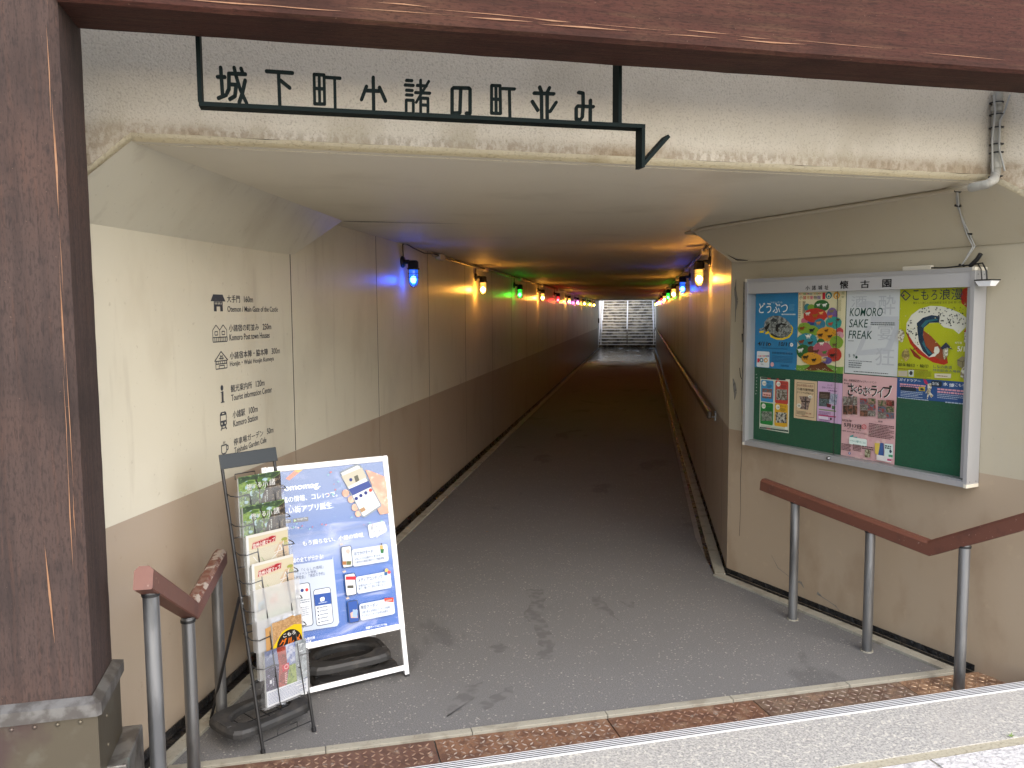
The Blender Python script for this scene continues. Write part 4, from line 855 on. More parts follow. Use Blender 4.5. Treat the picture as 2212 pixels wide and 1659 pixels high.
# white poster
b, done = poster('white poster with large italic dark green lettering', 1.028, 1.523, 1.392, Zt, 'd2d4d6')
pale = F('bcbec4'); g_ = F('1d4a40')
be(b, zB, (430, 330), 130, 60, F('c2c4ca')); bp(b, zB, [(480, 500), (890, 500), (890, 700), (760, 1050), (240, 1080), (420, 640), (500, 640), (340, 1000), (700, 960), (830, 640), (480, 620)], F('c4c6cc'))
bt(b, zB, '酒', (190, 370), (420, 360), (190, 205), pale); bt(b, zB, '酔', (590, 480), (840, 470), (590, 190), pale); bt(b, zB, '宴', (580, 860), (800, 850), (580, 630), pale); bt(b, zB, '狂', (545, 1225), (825, 1225), (545, 975), pale)
bt(b, zB, 'KOMORO', (170, 500), (650, 495), (170, 378), g_, .002, .12); bt(b, zB, 'SAKE', (160, 665), (430, 662), (160, 545), g_, .002, .12); bt(b, zB, 'FREAK', (152, 830), (495, 830), (152, 712), g_, .002, .12)
bg(b, zB, 480, 580, 840, 635, 2, F('55605e'), .5); bg(b, zB, 150, 850, 230, 868, 1, F('707478')); bt(b, zB, '5  9', (155, 1105), (245, 1105), (155, 1055), g_); be(b, zB, (272, 1102), 18, 20, g_)
bg(b, zB, 155, 1135, 500, 1165, 1, F('707478'), .3); bg(b, zB, 155, 1165, 350, 1258, 3, F('707478'), .5); bg(b, zB, 230, 1295, 740, 1325, 1, F('505458'), .35)
done()
# yellow poster with a big curling crest shape (a plain shape in the colours of the print)
b, done = poster('yellow green poster with a white and navy crescent over a red dish', 1.393, 1.522, 1.828, Zt, 'b9bd1e')
wh, nv, rd, br = F('e6e2d2'), F('16324a'), F('b8301e'), F('97492a')
be(b, zB, (1960, 230), 180, 150, F('b3301e')) if 0 else bp(b, zB, [(1800, 180), (1850, 90), (1920, 68), (1990, 66), (1985, 380), (1900, 370), (1820, 310)], rd)
bt(b, zB, '石', (1890, 250), (1985, 250), (1890, 130), F('9a7a28'), .01); bt(b, zB, '2026', (1850, 335), (1985, 330), (1850, 290), F('9a7a28'))
bp(b, zB, [(1005, 740), (1060, 900), (1180, 1050), (1400, 1180), (1560, 1215), (1620, 1190), (1600, 1080), (1500, 940), (1380, 800), (1250, 700), (1100, 660)], rd)
bp(b, zB, [(1250, 710), (1380, 800), (1500, 930), (1610, 1090), (1600, 1150), (1480, 1130), (1350, 1060), (1250, 900)], br); bp(b, zB, [(1050, 960), (1110, 1000), (1225, 1110), (1210, 1140), (1120, 1090)], F('8a3018'))
bp(b, zB, [(1005, 720), (1010, 600), (1080, 480), (1200, 390), (1360, 345), (1520, 350), (1660, 390), (1800, 450), (1890, 520), (1880, 660), (1780, 760), (1700, 690), (1560, 660), (1480, 590), (1340, 600), (1260, 680), (1250, 800), (1290, 930), (1390, 1050), (1470, 1040), (1430, 1090), (1340, 1105), (1240, 1020), (1120, 900)], wh)
bp(b, zB, [(1170, 720), (1160, 600), (1250, 520), (1380, 480), (1500, 500), (1490, 590), (1350, 595), (1265, 670), (1250, 780), (1290, 930), (1400, 1050), (1340, 1100), (1250, 1010), (1190, 870)], nv)
bp(b, zB, [(1220, 640), (1290, 560), (1460, 530), (1470, 555), (1330, 585), (1250, 670)], F('2a6a78')); bp(b, zB, [(1240, 900), (1330, 1050), (1390, 1060), (1300, 960), (1262, 850)], F('2a6a78'))
be(b, zB, (1455, 1000), 40, 60, wh, .12)
random.seed(5)
for k in range(150):
    t_ = random.random(); x, y = (random.uniform(1030, 1230), random.uniform(560, 1000)) if t_ < .3 else (random.uniform(1200, 1880), random.uniform(370, 640))
    if t_ < .3 and abs((x-1030)*1.0-(y-560)*.45) > 90: continue
    if t_ >= .3 and y > 480 and x < 1480: continue
    be(b, zB, (x, y), random.uniform(4, 13), random.uniform(5, 14), F('22282e'), .3, 7)
for st, x0, x1 in (('こ', 1125, 1215), ('も', 1245, 1355), ('ろ', 1395, 1485), ('浪', 1515, 1680), ('漫', 1690, 1860)): bt(b, zB, st, (x0, 258), (x1, 255), (x0, 95+(0 if x0 > 1500 else 20)), F('22304a'))
b.line([bn(*p, zB) for p in ((950, 185), (1005, 120), (1090, 190), (1022, 262), (950, 185))], .006, F('22304a')); be(b, zB, (990, 190), 16, 16, F('5a2a5a'))
bt(b, zB, '懐かしく新しい旧北国街道 文化 芸術 青い空', (1130, 322), (1840, 305), (1130, 290), F('3a4020'))
bt(b, zB, '御朱輪印・輪印', (905, 1245), (1355, 1248), (905, 1195), F('202818'), .01); bt(b, zB, 'しなの鉄道', (1430, 1265), (1705, 1268), (1430, 1220), F('3a4a5a'), .008); bt(b, zB, '特別記念入場券', (1425, 1315), (1830, 1325), (1425, 1278), F('3a4a6a'), .008)
bt(b, zB, '5/17', (1785, 1000), (1960, 1035), (1785, 925), F('f0ecd8'), .03); bt(b, zB, '4/18', (1745, 900), (1850, 905), (1745, 870), F('e0dcc0'), .01)
bg(b, zB, 905, 1255, 1350, 1280, 1, F('8a7a1a')); bg(b, zB, 1155, 1295, 1400, 1410, 7, F('5a5a1a'), .4)
bp(b, zB, [(915, 1300), (1050, 1300), (1050, 1385), (915, 1380)], F('c0b49c')); bp(b, zB, [(1065, 1290), (1145, 1290), (1140, 1390), (1065, 1385)], F('c8ccc0')); be(b, zB, (1103, 1335), 26, 32, F('30343a'), .2); bp(b, zB, [(1450, 1340), (1695, 1345), (1690, 1410), (1450, 1405)], F('d8ccb0')); bg(b, zB, 1480, 1360, 1640, 1385, 1, F('8a6a50'))
furr = photo('printed_figure', 'd8d4c4', '8a7a5a', 'f0ecdc', 60)
be(b, zB, (1610, 1010), 45, 110, furr, .2, 14); bp(b, zB, [(1540, 960), (1620, 880), (1720, 990), (1640, 960), (1560, 990)], F('28324a'))
bp(b, zB, [(1785, 1140), (1860, 1085), (1940, 1120), (1945, 1220), (1870, 1275), (1790, 1220)], F('8f8460')); b.line([bn(*p, zB) for p in ((1785, 1140), (1865, 1170), (1940, 1120))], .003, F('5a5238')); b.line([bn(*p, zB) for p in ((1865, 1170), (1870, 1275))], .003, F('5a5238'))
be(b, zB, (1030, 1070), 55, 90, photo('printed_tan', 'b09858', '7a6a3a', 'd0c080', 60), .2, 14); be(b, zB, (960, 790), 50, 90, furr, .25, 12); be(b, zB, (1930, 800), 40, 110, furr, .25, 12); be(b, zB, (1890, 1340), 50, 90, furr, .25, 12)
bp(b, zB, [(1880, 730), (1940, 650), (1975, 650), (1970, 730)], rd)
for k in range(18): be(b, zB, (random.uniform(920, 1960), random.uniform(280, 1180)), 9, 9, F('c8c48a'), .2, 8)
done()
b, done = poster('blue poster strip with white lettering under the yellow one', 1.393, 1.407, 1.826, 1.521, '274f87')
bt(b, zD, 'ガイドツアー', (1005, 160), (1290, 160), (1005, 122), F('e6e8ea'), .015); bt(b, zD, '水', (1598, 215), (1660, 218), (1598, 165), F('e6e8ea'), .02); bt(b, zD, '博', (1680, 232), (1750, 238), (1680, 180), F('e6e8ea'), .02); bt(b, zD, 'こもろみ', (1765, 222), (1945, 240), (1765, 180), F('e6e8ea'), .01)
bg(b, zD, 1010, 175, 1360, 235, 2, F('e0a0a8'), .6); bg(b, zD, 1520, 240, 1940, 315, 2, F('e0a0a8'), .6); bg(b, zD, 1020, 275, 1320, 360, 4, F('b8c4d4'), .35); bg(b, zD, 1520, 315, 1900, 385, 3, F('b8c4d4'), .35); bg(b, zD, 985, 360, 1400, 385, 1, F('b8c4d4'), .4); bg(b, zD, 1630, 420, 1940, 455, 1, F('b8c4d4'), .4)
p0, p1 = bn(1435, 220, zD), bn(1585, 155, zD); b.rrect(p0[0], p0[1], p1[0], p1[1], .008, F('1c2c3c')); bt(b, zD, '5/16', (1455, 205), (1540, 208), (1455, 165), F('e6e8ea'), .01); p0, p1 = bn(1020, 275, zD), bn(1235, 240, zD); b.rrect(p0[0], p0[1], p1[0], p1[1], .005, F('1c2c3c'))
bp(b, zD, [(1270, 230), (1355, 230), (1355, 290), (1270, 285)], F('c0a83a')); be(b, zD, (1310, 262), 24, 22, F('3a3a2a'), .3, 10)
bp(b, zD, [(1330, 125), (1365, 130), (1400, 190), (1385, 205), (1350, 180)], F('b8305a')); bp(b, zD, [(1390, 190), (1440, 180), (1445, 240), (1425, 300), (1470, 350), (1440, 380), (1410, 330), (1390, 400), (1380, 390), (1390, 310), (1360, 320), (1390, 260)], furr)
done()
b, done = poster('tall pink live event poster with three blocks of small photos', 1.016, 1.020, 1.392, 1.517, 'dcaeb0')
for k in range(40): be(b, zD, (random.uniform(270, 950), random.uniform(120, 1230)), random.uniform(12, 40), random.uniform(12, 40), F(random.choice(('e2b8b8', 'd6a4a8', 'e4c0bc'))), .1, 12)
bt(b, zD, '防災・災害復興応援チャリティーイベント', (255, 165), (700, 178), (255, 130), F('302428'), .008); bt(b, zD, '第14回', (255, 193), (325, 196), (255, 170), F('302428'), .01)
for o, m_ in ((7, F('f4f0ee')), (0, F('14120f'))):
    for st, x0, x1, y0, y1 in (('さ', 310, 385, 350, 180), ('く', 385, 440, 310, 225), ('ら', 450, 510, 325, 210), ('さ', 520, 575, 350, 225), ('く', 580, 615, 320, 240), ('ラ', 625, 705, 360, 215), ('イ', 715, 790, 370, 235), ('ブ', 790, 910, 380, 205)): bt(b, zD, st, (x0+o, y0+o*.6), (x1+o, y0+o*.6), (x0+o, y1+o*.6), m_, .03)
phs = [photo('gig%d' % k, *c_, scale=70) for k, c_ in enumerate((('3a3028', '8a5a48', '1c1c1a'), ('4a5a3a', 'a08070', '20281c'), ('8a8880', '5a4a44', 'c0b8b0'), ('7a2a28', '3a2a20', 'b07a6a'), ('5a6a7a', 'a03a34', '2a2a30')))]
k = 0
for x0, x1, y0, y1, nx, ny in ((245, 445, 355, 605, 3, 2), (475, 695, 380, 630, 2, 3), (722, 950, 405, 660, 2, 3)):
    for i in range(nx):
        for j in range(ny):
            xa, xb = x0+(x1-x0)*i/nx+3, x0+(x1-x0)*(i+1)/nx-3; ya, yb = y0+(y1-y0)*j/ny+3, y0+(y1-y0)*(j+1)/ny-3; k += 1; bp(b, zD, [(xa, ya), (xb, ya+6), (xb, yb+6), (xa, yb)], phs[(k*7+i+j) % 5])
bt(b, zD, '2026年', (232, 700), (372, 708), (232, 665), F('201a1c'), .02); bt(b, zD, '5月17日', (265, 778), (495, 795), (265, 722), F('201a1c'), .03); be(b, zD, (537, 772), 32, 34, F('c03038')); be(b, zD, (537, 772), 24, 26, F('dcaeb0')); bt(b, zD, '日', (523, 788), (551, 790), (523, 752), F('c03038'), .02)
bt(b, zD, '10：00～16：00', (312, 808), (495, 822), (312, 790), F('201a1c'), .01); bt(b, zD, '小諸市 大手門公園「せせらぎの丘」', (232, 850), (570, 865), (232, 828), F('201a1c'), .01)
bt(b, zD, '出演', (730, 710), (790, 712), (730, 688), F('201a1c'), .01); bg(b, zD, 600, 715, 945, 905, 9, F('5a3a40'), .5)
bp(b, zD, [(345, 895), (395, 880), (395, 905), (345, 920)], F('3a9a9a')); bp(b, zD, [(390, 910), (445, 910), (445, 935), (390, 935)], F('3a9a9a')); p0, p1 = bn(335, 1005, zD), bn(580, 945, zD); b.rrect(p0[0], p0[1], p1[0], p1[1], .009, F('e4efe8')); bt(b, zD, 'イベントが盛りだくさん！', (350, 985), (565, 995), (350, 955), F('3a8a84'), .01)
bg(b, zD, 230, 990, 360, 1085, 5, F('4a3034'), .5); bg(b, zD, 385, 1000, 500, 1095, 5, F('4a3034'), .5); bg(b, zD, 510, 1020, 670, 1075, 2, F('4a3034'), .5)
be(b, zD, (342, 1132), 15, 20, F('2f57a0')); bt(b, zD, 'f', (337, 1148), (349, 1148), (337, 1118), F('f0f0f0'), .02); bp(b, zD, [(552, 1080), (625, 1085), (625, 1190), (552, 1185)], photo('stall', 'b8b49a', '5a4a30', '9aa87a', 70))
bp(b, zD, [(685, 990), (800, 1000), (805, 1170), (735, 1165), (690, 1130)], F('e0c05a')); bp(b, zD, [(760, 990), (808, 995), (808, 1175), (730, 1170), (745, 1090)], F('3f5f9a')); bp(b, zD, [(818, 1000), (935, 1010), (935, 1205), (818, 1195)], F('d8e8e4')); bg(b, zD, 825, 1015, 910, 1070, 2, F('3a4a4a'), .7); be(b, zD, (902, 1105), 18, 22, F('3a4a5a'), .2); bp(b, zD, [(875, 1150), (932, 1155), (932, 1190), (875, 1185)], F('4aa070'))
bg(b, zD, 245, 1190, 690, 1240, 2, F('c48f94'), .4); p0, p1 = bn(710, 1222, zD), bn(915, 1185, zD); b.rect(p0[0], p0[1], p1[0], p1[1], F('e8e0de')); bp(b, zD, [(858, 1205), (915, 1212), (912, 1240), (858, 1232)], F('c85080'))
done()
b, done = poster('narrow course leaflet with blue, red, green and yellow panels', .327, 1.099, .592, 1.452, 'd6dac8', 'poster')
b2 = F('1c3a34'); bp(b, zC, [(335, 105), (700, 130), (700, 155), (335, 130)], b2); bp(b, zC, [(430, 115), (480, 118), (480, 138), (430, 134)], F('a83a34')); bp(b, zC, [(570, 125), (600, 127), (600, 146), (570, 144)], F('a83a34')); bp(b, zC, [(320, 838), (740, 890), (740, 915), (320, 860)], b2); bp(b, zC, [(420, 852), (480, 860), (480, 880), (420, 872)], F('a83a34'))
for x0, y0, x1, y1, c_, ph_, t_ in ((335, 145, 525, 460, '3f8fc0', ('8a4a3a', '4a6a7a', '2a3a2a'), '市街コース'), (545, 155, 745, 485, 'c0483e', ('a8a49c', '5a4a3a', '3a3a34'), '街コース'), (328, 480, 522, 790, '24803a', ('8a8f84', '4a5a4a', 'b0b4a8'), '自然コース'), (538, 495, 740, 820, 'dca82c', ('3a3430', 'c8c4b8', '2a4a5a'), '花コース')):
    p0, p1 = bn(x0, y1, zC), bn(x1, y0+15, zC); b.rrect(p0[0], p0[1], p1[0], p1[1], .01, F(c_)); bp(b, zC, [(x0+20, y0+125), (x1-20, y0+135), (x1-20, y1-35), (x0+20, y1-45)], photo('course_'+c_, *ph_, scale=60)); be(b, zC, (x0+52, y0+52), 30, 38, F('e8e4d8')); bt(b, zC, '人気', (x0+32, y0+65), (x0+74, y0+67), (x0+32, y0+40), F('3a3a34'), .01); bt(b, zC, t_, (x0+88, y0+52), (x0+175, y0+60), (x0+88, y0+25), F('1a2a34'), .01); bg(b, zC, x0+90, y0+65, x0+165, y0+115, 3, F('1a2a34'), .4)
bp(b, zC, [(368, 325), (492, 335), (490, 398), (366, 385)], F('e6b4ac')); bg(b, zC, 380, 345, 480, 380, 1, F('a85a54')); bg(b, zC, 340, 810, 690, 855, 3, F('8a9088'), .4); be(b, zC, (715, 858), 20, 22, F('e8e8e4'))
done()
b, done = poster('beige leaflet for a folded hand towel with a dark border', .633, 1.206, .818, 1.455, 'd8bc98', 'poster')
b.line([bn(*p, zC) for p in ((868, 185), (1130, 205), (1118, 705), (852, 675), (868, 185))], .0022, F('4a3a28'))
bt(b, zC, '2026年開園100周年', (868, 245), (1112, 255), (868, 210), F('8a4a3a'), .005); bt(b, zC, '小諸市動物園', (868, 305), (1112, 315), (868, 265), F('2a1c14'), .02); bt(b, zC, 'オリジナル手ぬぐい', (868, 350), (1112, 360), (868, 318), F('2a1c14'), .02)
tw = photo('towel', '9a8078', '5a4a40', 'c0a8a0', 50); bp(b, zC, [(900, 385), (1085, 395), (1050, 500), (1030, 590), (910, 570), (935, 480)], tw); bp(b, zC, [(990, 390), (1005, 390), (1000, 585), (985, 580)], F('3a3a40')); bp(b, zC, [(930, 450), (1060, 460), (1055, 480), (930, 470)], F('4a3a34'))
be(b, zC, (1065, 395), 32, 24, F('e8e0d0')); be(b, zC, (900, 525), 34, 32, F('e8e0d0')); bg(b, zC, 1045, 385, 1085, 405, 2, F('4a4034')); bg(b, zC, 880, 510, 920, 540, 2, F('4a4034')); bg(b, zC, 865, 595, 1000, 650, 3, F('6a5a48'), .5); bt(b, zC, '¥1,100', (1005, 655), (1080, 660), (1005, 628), F('8a3028'), .02); bg(b, zC, 940, 665, 1040, 680, 1, F('8a3028'))
done()
b, done = poster('lilac calendar leaflet with overlapping pictures', .824, 1.208, 1.014, 1.458, 'd2acd0', 'poster')
bt(b, zC, '石×茶', (1315, 238), (1390, 240), (1315, 212), F('8a5a90')); bt(b, zC, '日めくりカレンダー', (1238, 275), (1462, 285), (1238, 245), F('5a3a66'), .015); bg(b, zC, 1330, 290, 1460, 315, 1, F('7a4a86'))
bp(b, zC, [(1195, 318), (1358, 328), (1352, 430), (1192, 420)], F('4a3830')); bp(b, zC, [(1192, 420), (1350, 430), (1335, 545), (1188, 530)], photo('calendar_a', '5a6a70', '3a4a4a', '8a9a9a', 50)); bp(b, zC, [(1365, 345), (1470, 360), (1448, 520), (1340, 490)], photo('calendar_b', 'b8bcd0', '8a8ea8', '4a5060', 40)); bp(b, zC, [(1305, 490), (1375, 510), (1365, 558), (1315, 550)], F('6a2a34')); bp(b, zC, [(1385, 525), (1435, 535), (1430, 585), (1382, 575)], F('5a7a5a')); bg(b, zC, 1215, 350, 1330, 410, 3, F('9a8a7a'), .3)
bp(b, zC, [(1190, 570), (1445, 600), (1445, 618), (1190, 588)], F('8a9a6a')); bp(b, zC, [(1185, 655), (1443, 685), (1442, 703), (1185, 672)], F('b83a6a')); bg(b, zC, 1190, 600, 1370, 655, 3, F('5a3a66'), .4); p0, p1 = bn(1190, 715, zC), bn(1330, 695, zC); b.rect(p0[0], p0[1], p1[0], p1[1], F('eadcea')); bg(b, zC, 1200, 720, 1360, 760, 2, F('5a3a66'), .4); be(b, zC, (1370, 722), 14, 20, F('2a2a30'), .1)
done()
# small floodlight, adapter and cables by the board
t = thing('floodlight', 'small white LED floodlight on a wire beside the notice board corner', 'floodlight', rin(S1_+.06, .1)+[0, 0, 2.03])
fo = frame(rin(S1_+.055, .085)+[0, 0, 2.028], wu, wn, (0, 0, 1))
b = MB().m(M['white']); b.T = fo; b.hexa([(-.03, -.022, -.014), (.03, -.022, -.014), (.03, .022, -.014), (-.03, .022, -.014), (-.042, -.034, .012), (.042, -.034, .012), (.042, .034, .012), (-.042, .034, .012)]); b.build('lens_housing', t)
b = MB().m(M['black']); b.T = fo; b.box(-.045, .045, -.037, .037, .0125, .019); b.build('back_plate', t)
b = MB().m(M['black']); q = lambda s, d, z: rin(s, d)+np.array([0, 0, z]); b.tube([q(S1_+.05, .08, 2.047), q(S1_+.045, .08, 2.09), q(S1_+.02, .075, 2.13), q(S1_-.05, .06, 2.125), q(S1_-.2, .05, 2.118), q(S1_-.3, .05, 2.122)], .004, 6); b.tube([q(S1_+.03, .09, 2.047), q(S1_+.02, .085, 2.10), q(S1_-.01, .07, 2.13)], .003, 6); b.build('cord', t)
b = MB().m(M['black']); b.tube([q(S1_-.06, .055, 2.118), q(S1_-.02, .06, 2.15), q(S1_+.0, .062, 2.178)], .011, 8); b.build('sensor', t)
b = MB().m(M['offwhite']); b.T = bf(0); b.box(1.43, 1.60, 2.1125, 2.136, .03, .06); tag(b.build('power_adapter', None, bevel=.003), 'flat cream power adapter lying on top of the notice board', 'adapter')
t = thing('cable_loop', 'pair of grey cables tied together hanging from the pipe to the notice board', 'cable', rin(1.75, .02)+[0, 0, 2.2])
wp = lambda x, y, d=.015: onpl(x, y, R0+wn*d, wn)
hn = np.cross(Fp-E, Hp-E); hn /= np.linalg.norm(hn); hn *= -np.sign(hn[2])
p_ = [e3]+[onpl(x, y, E+hn*.02, hn) for x, y in ((2066, 425), (2068, 445), (2080, 475), (2094, 505))]+[wp(2106, 532, .04)]+[q(S1_-.11, .05, 2.125)]
for k, o in enumerate((0, 1)):
    b = MB().m(M['cable']); b.tube([p+wu*(.012*o*math.sin(i*1.1))+wn*.004*o for i, p in enumerate(p_)], .0038, 6); b.build('cable', t)
for p in (p_[0]+[0, 0, -.01], p_[2], p_[4], p_[-1]): b = MB().m(M['black']); b.tube([p-wu*.012+[0, 0, .004], p+wu*.012, p+wu*.015-[0, 0, .006]], .007, 6); b.build('cable_tie', t)
# ------------------------------------------------------------------ handrails
def railbar(b, pts, w, h, mt_top=None):
    """rail of constant section with a chamfered top, mitred at the bends (pts are centres of the underside)"""
    prof = [(-w/2+.004, 0), (w/2-.004, 0), (w/2, .004), (w/2, h-.014), (w/2-.014, h), (-w/2+.014, h), (-w/2, h-.014), (-w/2, .004)]; n = len(prof); vs = []
    pts = [Vector(tuple(p)) for p in pts]
    for i, p in enumerate(pts):
        d0 = (p-pts[i-1]).normalized() if i else (pts[1]-p).normalized(); d1 = (pts[i+1]-p).normalized() if i < len(pts)-1 else d0; d = (d0+d1).normalized()
        sd = d.cross(Vector((0, 0, 1))).normalized(); up = sd.cross(d).normalized(); k = 1/max(.4, d.dot(d0))
        vs += [p+sd*x+up*z*k for x, z in prof]
    top = b.cm
    for i in range(len(pts)-1):
        for k in range(n):
            if mt_top is not None and i >= mt_top[0] and i < mt_top[1] and k in (3, 4, 5): b.m(M['railworn'])
            else: b.m(M['railred'])
            b.add([vs[i*n+k], vs[i*n+(k+1) % n], vs[(i+1)*n+(k+1) % n], vs[(i+1)*n+k]], [(0, 1, 2, 3)])
    b.m(M['railred']); b.add(vs[:n], [list(range(n))[::-1]]); b.add(vs[-n:], [list(range(n))])
def rpl(x, y, d): return onpl(x, y, R0+wn*d, wn)
RD = .285
t = thing('handrail', 'red brown handrail on three steel posts below the notice board', 'handrail', rin(1.5, RD))
rc_ = [rpl(1648, 1058, RD), rpl(1716, 1087, RD), rpl(1884, 1151, RD), rpl(2014, 1200, RD)]
sv = lambda P: float((P-R0)@wu)
sk, zk = sv(rc_[3]), rc_[3][2]; s0_, z0_ = sv(rc_[0]), rc_[0][2]
zr = lambda s: z0_+(zk-z0_)*(s-s0_)/(sk-s0_)
pe = rpl(2212, 1146, RD); su, zu = sv(pe), pe[2]
b = MB().m(M['railred']); railbar(b, [rin(s0_, RD)+[0, 0, z0_], rin(sk, RD)+[0, 0, zk], rin(sk+(su-sk)*2.2, RD)+[0, 0, zk+(zu-zk)*2.2]], .058, .075, (1, 2)) if 0 else railbar(b, [rin(s0_, RD)+[0, 0, z0_], rin((s0_+sk)/2, RD)+[0, 0, (z0_+zk)/2], rin(sk, RD)+[0, 0, zk], rin(sk+(su-sk)*2.2, RD)+[0, 0, zk+(zu-zk)*2.2]], .058, .075, None); b.build('rail', t)
for px, py in ((1714, 1321), (1874, 1416), (2077, 1500)):
    s_ = float((onpl(px, py-60 if px < 2000 else py-150, R0+wn*RD, wn)-R0)@wu)
    zt_ = zr(s_) if s_ < sk else zk+(zu-zk)*(s_-sk)/(su-sk)
    b = MB().m(M['steel']); b.tube([rin(s_, RD)+[0, 0, 0], rin(s_, RD)+[0, 0, zt_+.012]], .0265, 18); b.m(M['black']); b.tube([rin(s_, RD)+[0, 0, zt_-.004], rin(s_, RD)+[0, 0, zt_+.006]], .03, 14); b.m(M['kerb']); b.tube([rin(s_, RD)+[0, 0, 0], rin(s_, RD)+[0, 0, .006]], .034, 14); b.build('post', t)
t = thing('handrail', 'red brown kinked handrail on three steel posts beside the timber post', 'handrail', (-1.75, 3.0, 0))
l3 = np.array([-1.883, 3.47, 0]); l2 = np.array([-1.749, 2.987, 0]); l1 = np.array([-1.558, 2.443, 0])
lt = lambda P, x, y: np.array([P[0], P[1], onpl(x, y, P, np.array([0, 1., 0]))[2]])
z3, z2_, z1_ = lt(l3, 472, 1238)[2], lt(l2, 406, 1342)[2], lt(l1, 322, 1285)[2]
d32 = (l3-l2)/np.linalg.norm(l3-l2); d21 = (l2-l1)/np.linalg.norm(l2-l1)
kk = l2+d32*.05; zk_ = z2_-.012
e3_ = l3+d32*.10; g3 = (z3-zk_)/np.linalg.norm((l3-kk)[:2]); e1_ = l1-d21*.10; g1 = (z1_-zk_)/np.linalg.norm((l1-kk)[:2])
b = MB().m(M['railred']); railbar(b, [e3_+[0, 0, z3+g3*.10], kk+[0, 0, zk_], e1_+[0, 0, z1_+g1*.10]], .058, .075, (0, 1)); b.build('rail', t)
for P, zt_, zb_ in ((l3, z3, 0), (l2, z2_, 0), (l1, z1_, FS)):
    b = MB().m(M['steel']); b.tube([P+[0, 0, zb_], P+[0, 0, zt_+.02]], .0255, 18); b.m(M['black']); b.tube([P+[0, 0, zt_-.002], P+[0, 0, zt_+.008]], .029, 14); b.build('post', t)
t = thing('wall_handrail', 'dark handrail on brackets along the tunnel wall under the lamps', 'handrail', (XR(7)-.07, 7, 1.0))
b = MB().m(M['ply']); hy = [6.9, 16, 30, YE-.4]; b.hexa([(XR(6.9)-.09, 6.9, 1.02), (XR(6.9)-.055, 6.9, 1.02), (XR(43)-.055, 43.4, 1.06), (XR(43)-.09, 43.4, 1.06), (XR(6.9)-.09, 6.9, 1.085), (XR(6.9)-.055, 6.9, 1.085), (XR(43)-.055, 43.4, 1.125), (XR(43)-.09, 43.4, 1.125)]); b.build('rail', t, bevel=.01)
for k in range(14):
    y = 7.2+2.7*k; b = MB().m(M['steel']); b.box(XR(y)-.012, XR(y), y-.03, y+.03, .97, 1.05); b.tube([(XR(y)-.01, y, 1.0), (XR(y)-.07, y, .995), (XR(y)-.072, y, 1.04)], .008, 8); b.build('bracket', t)
# ------------------------------------------------------------------ A-frame sign board
fR, fL = np.array([-1.155, 4.088, 0]), np.array([-1.670, 3.673, 0]); eu = (fR-fL)/np.linalg.norm(fR-fL); ebk = np.array([-eu[1], eu[0], 0])
T_ = np.array([*(ebk*.25)[:2], 1.135]); em_ = T_/np.linalg.norm(T_); en = np.cross(eu, em_)
PWD = .672
fL = fR-eu*PWD
st = thing('sandwich_board', 'white framed standing sign with a blue app poster', 'signboard', mw=frame(fL+eu*PWD/2, eu, ebk, (0, 0, 1)))
SB = frame(fL, eu, em_, en)
def sb(mt): b = MB().m(mt); b.T = SB; return b
V0, V1 = .245, 1.163
b = sb(M['white']); fw_ = .030
b.box(0, fw_, V0, V1, -.014, .006); b.box(PWD-fw_, PWD, V0, V1, -.014, .006); b.box(fw_, PWD-fw_, V1-fw_, V1, -.014, .0055); b.box(fw_, PWD-fw_, V0, V0+fw_, -.014, .0055); b.build('frame', st, bevel=.006)
b = sb(M['alu'])
for x in (0, PWD-.03):
    for v in (V0, V1-.03): b.box(x-.001, x+.031, v-.001, v+.031, -.015, .0068)
b.build('corner_piece', st, bevel=.012)
for x in (.002, PWD-.024):
    b = sb(M['white']); b.box(x, x+.022, 0, V0, -.013, .002); b.m(M['black']); b.box(x-.001, x+.023, -.004, .012, -.014, .003); b.build('leg', st)
b = sb(M['white']); b.box(.024, PWD-.024, .035, .06, -.011, .0); b.build('crossbar', st)
TT = fL+em_*V1; q2 = lambda u, k, o=0: (fL+eu*u+em_*1.13*(1-k)+ebk*((.5-.02)*k)+en*0)+np.array([0, 0, 0])*o
for u in (.012, PWD-.012):
    b = MB().m(M['alu']); b.bar(fL+eu*u+em_*1.12+ebk*.012, fL+eu*u+ebk*.5, .022, .02, tuple(en)); b.m(M['black']); b.bar(fL+eu*u+ebk*.497+[0, 0, .022], fL+eu*u+ebk*.5, .026, .024, tuple(en)); b.build('rear_leg', st)
b = MB().m(M['alu']); ra = fL+ebk*.462+em_*.08; b.bar(fL+eu*.02+ebk*.47+[0, 0, .07], fL+eu*(PWD-.02)+ebk*.47+[0, 0, .07], .02, .025); b.build('rear_crossbar', st)
b = MB().m(M['alu']); o_ = [fL+eu*u+em_*v+ebk*k for u, v, k in ((.03, .26, .02), (PWD-.03, .26, .02), (PWD-.03, 1.1, .02), (.03, 1.1, .02))]; b.quad(*o_); b.build('back_panel', st)
def pn(u, v, zf):
    P = onpl(*zf(u, v), fL, en); d = P-fL; return float(d@eu), float(d@em_)
c5 = zm(850, 1780, 2.765); c6 = zm(850, 2200, 2.5518)
PK = .92
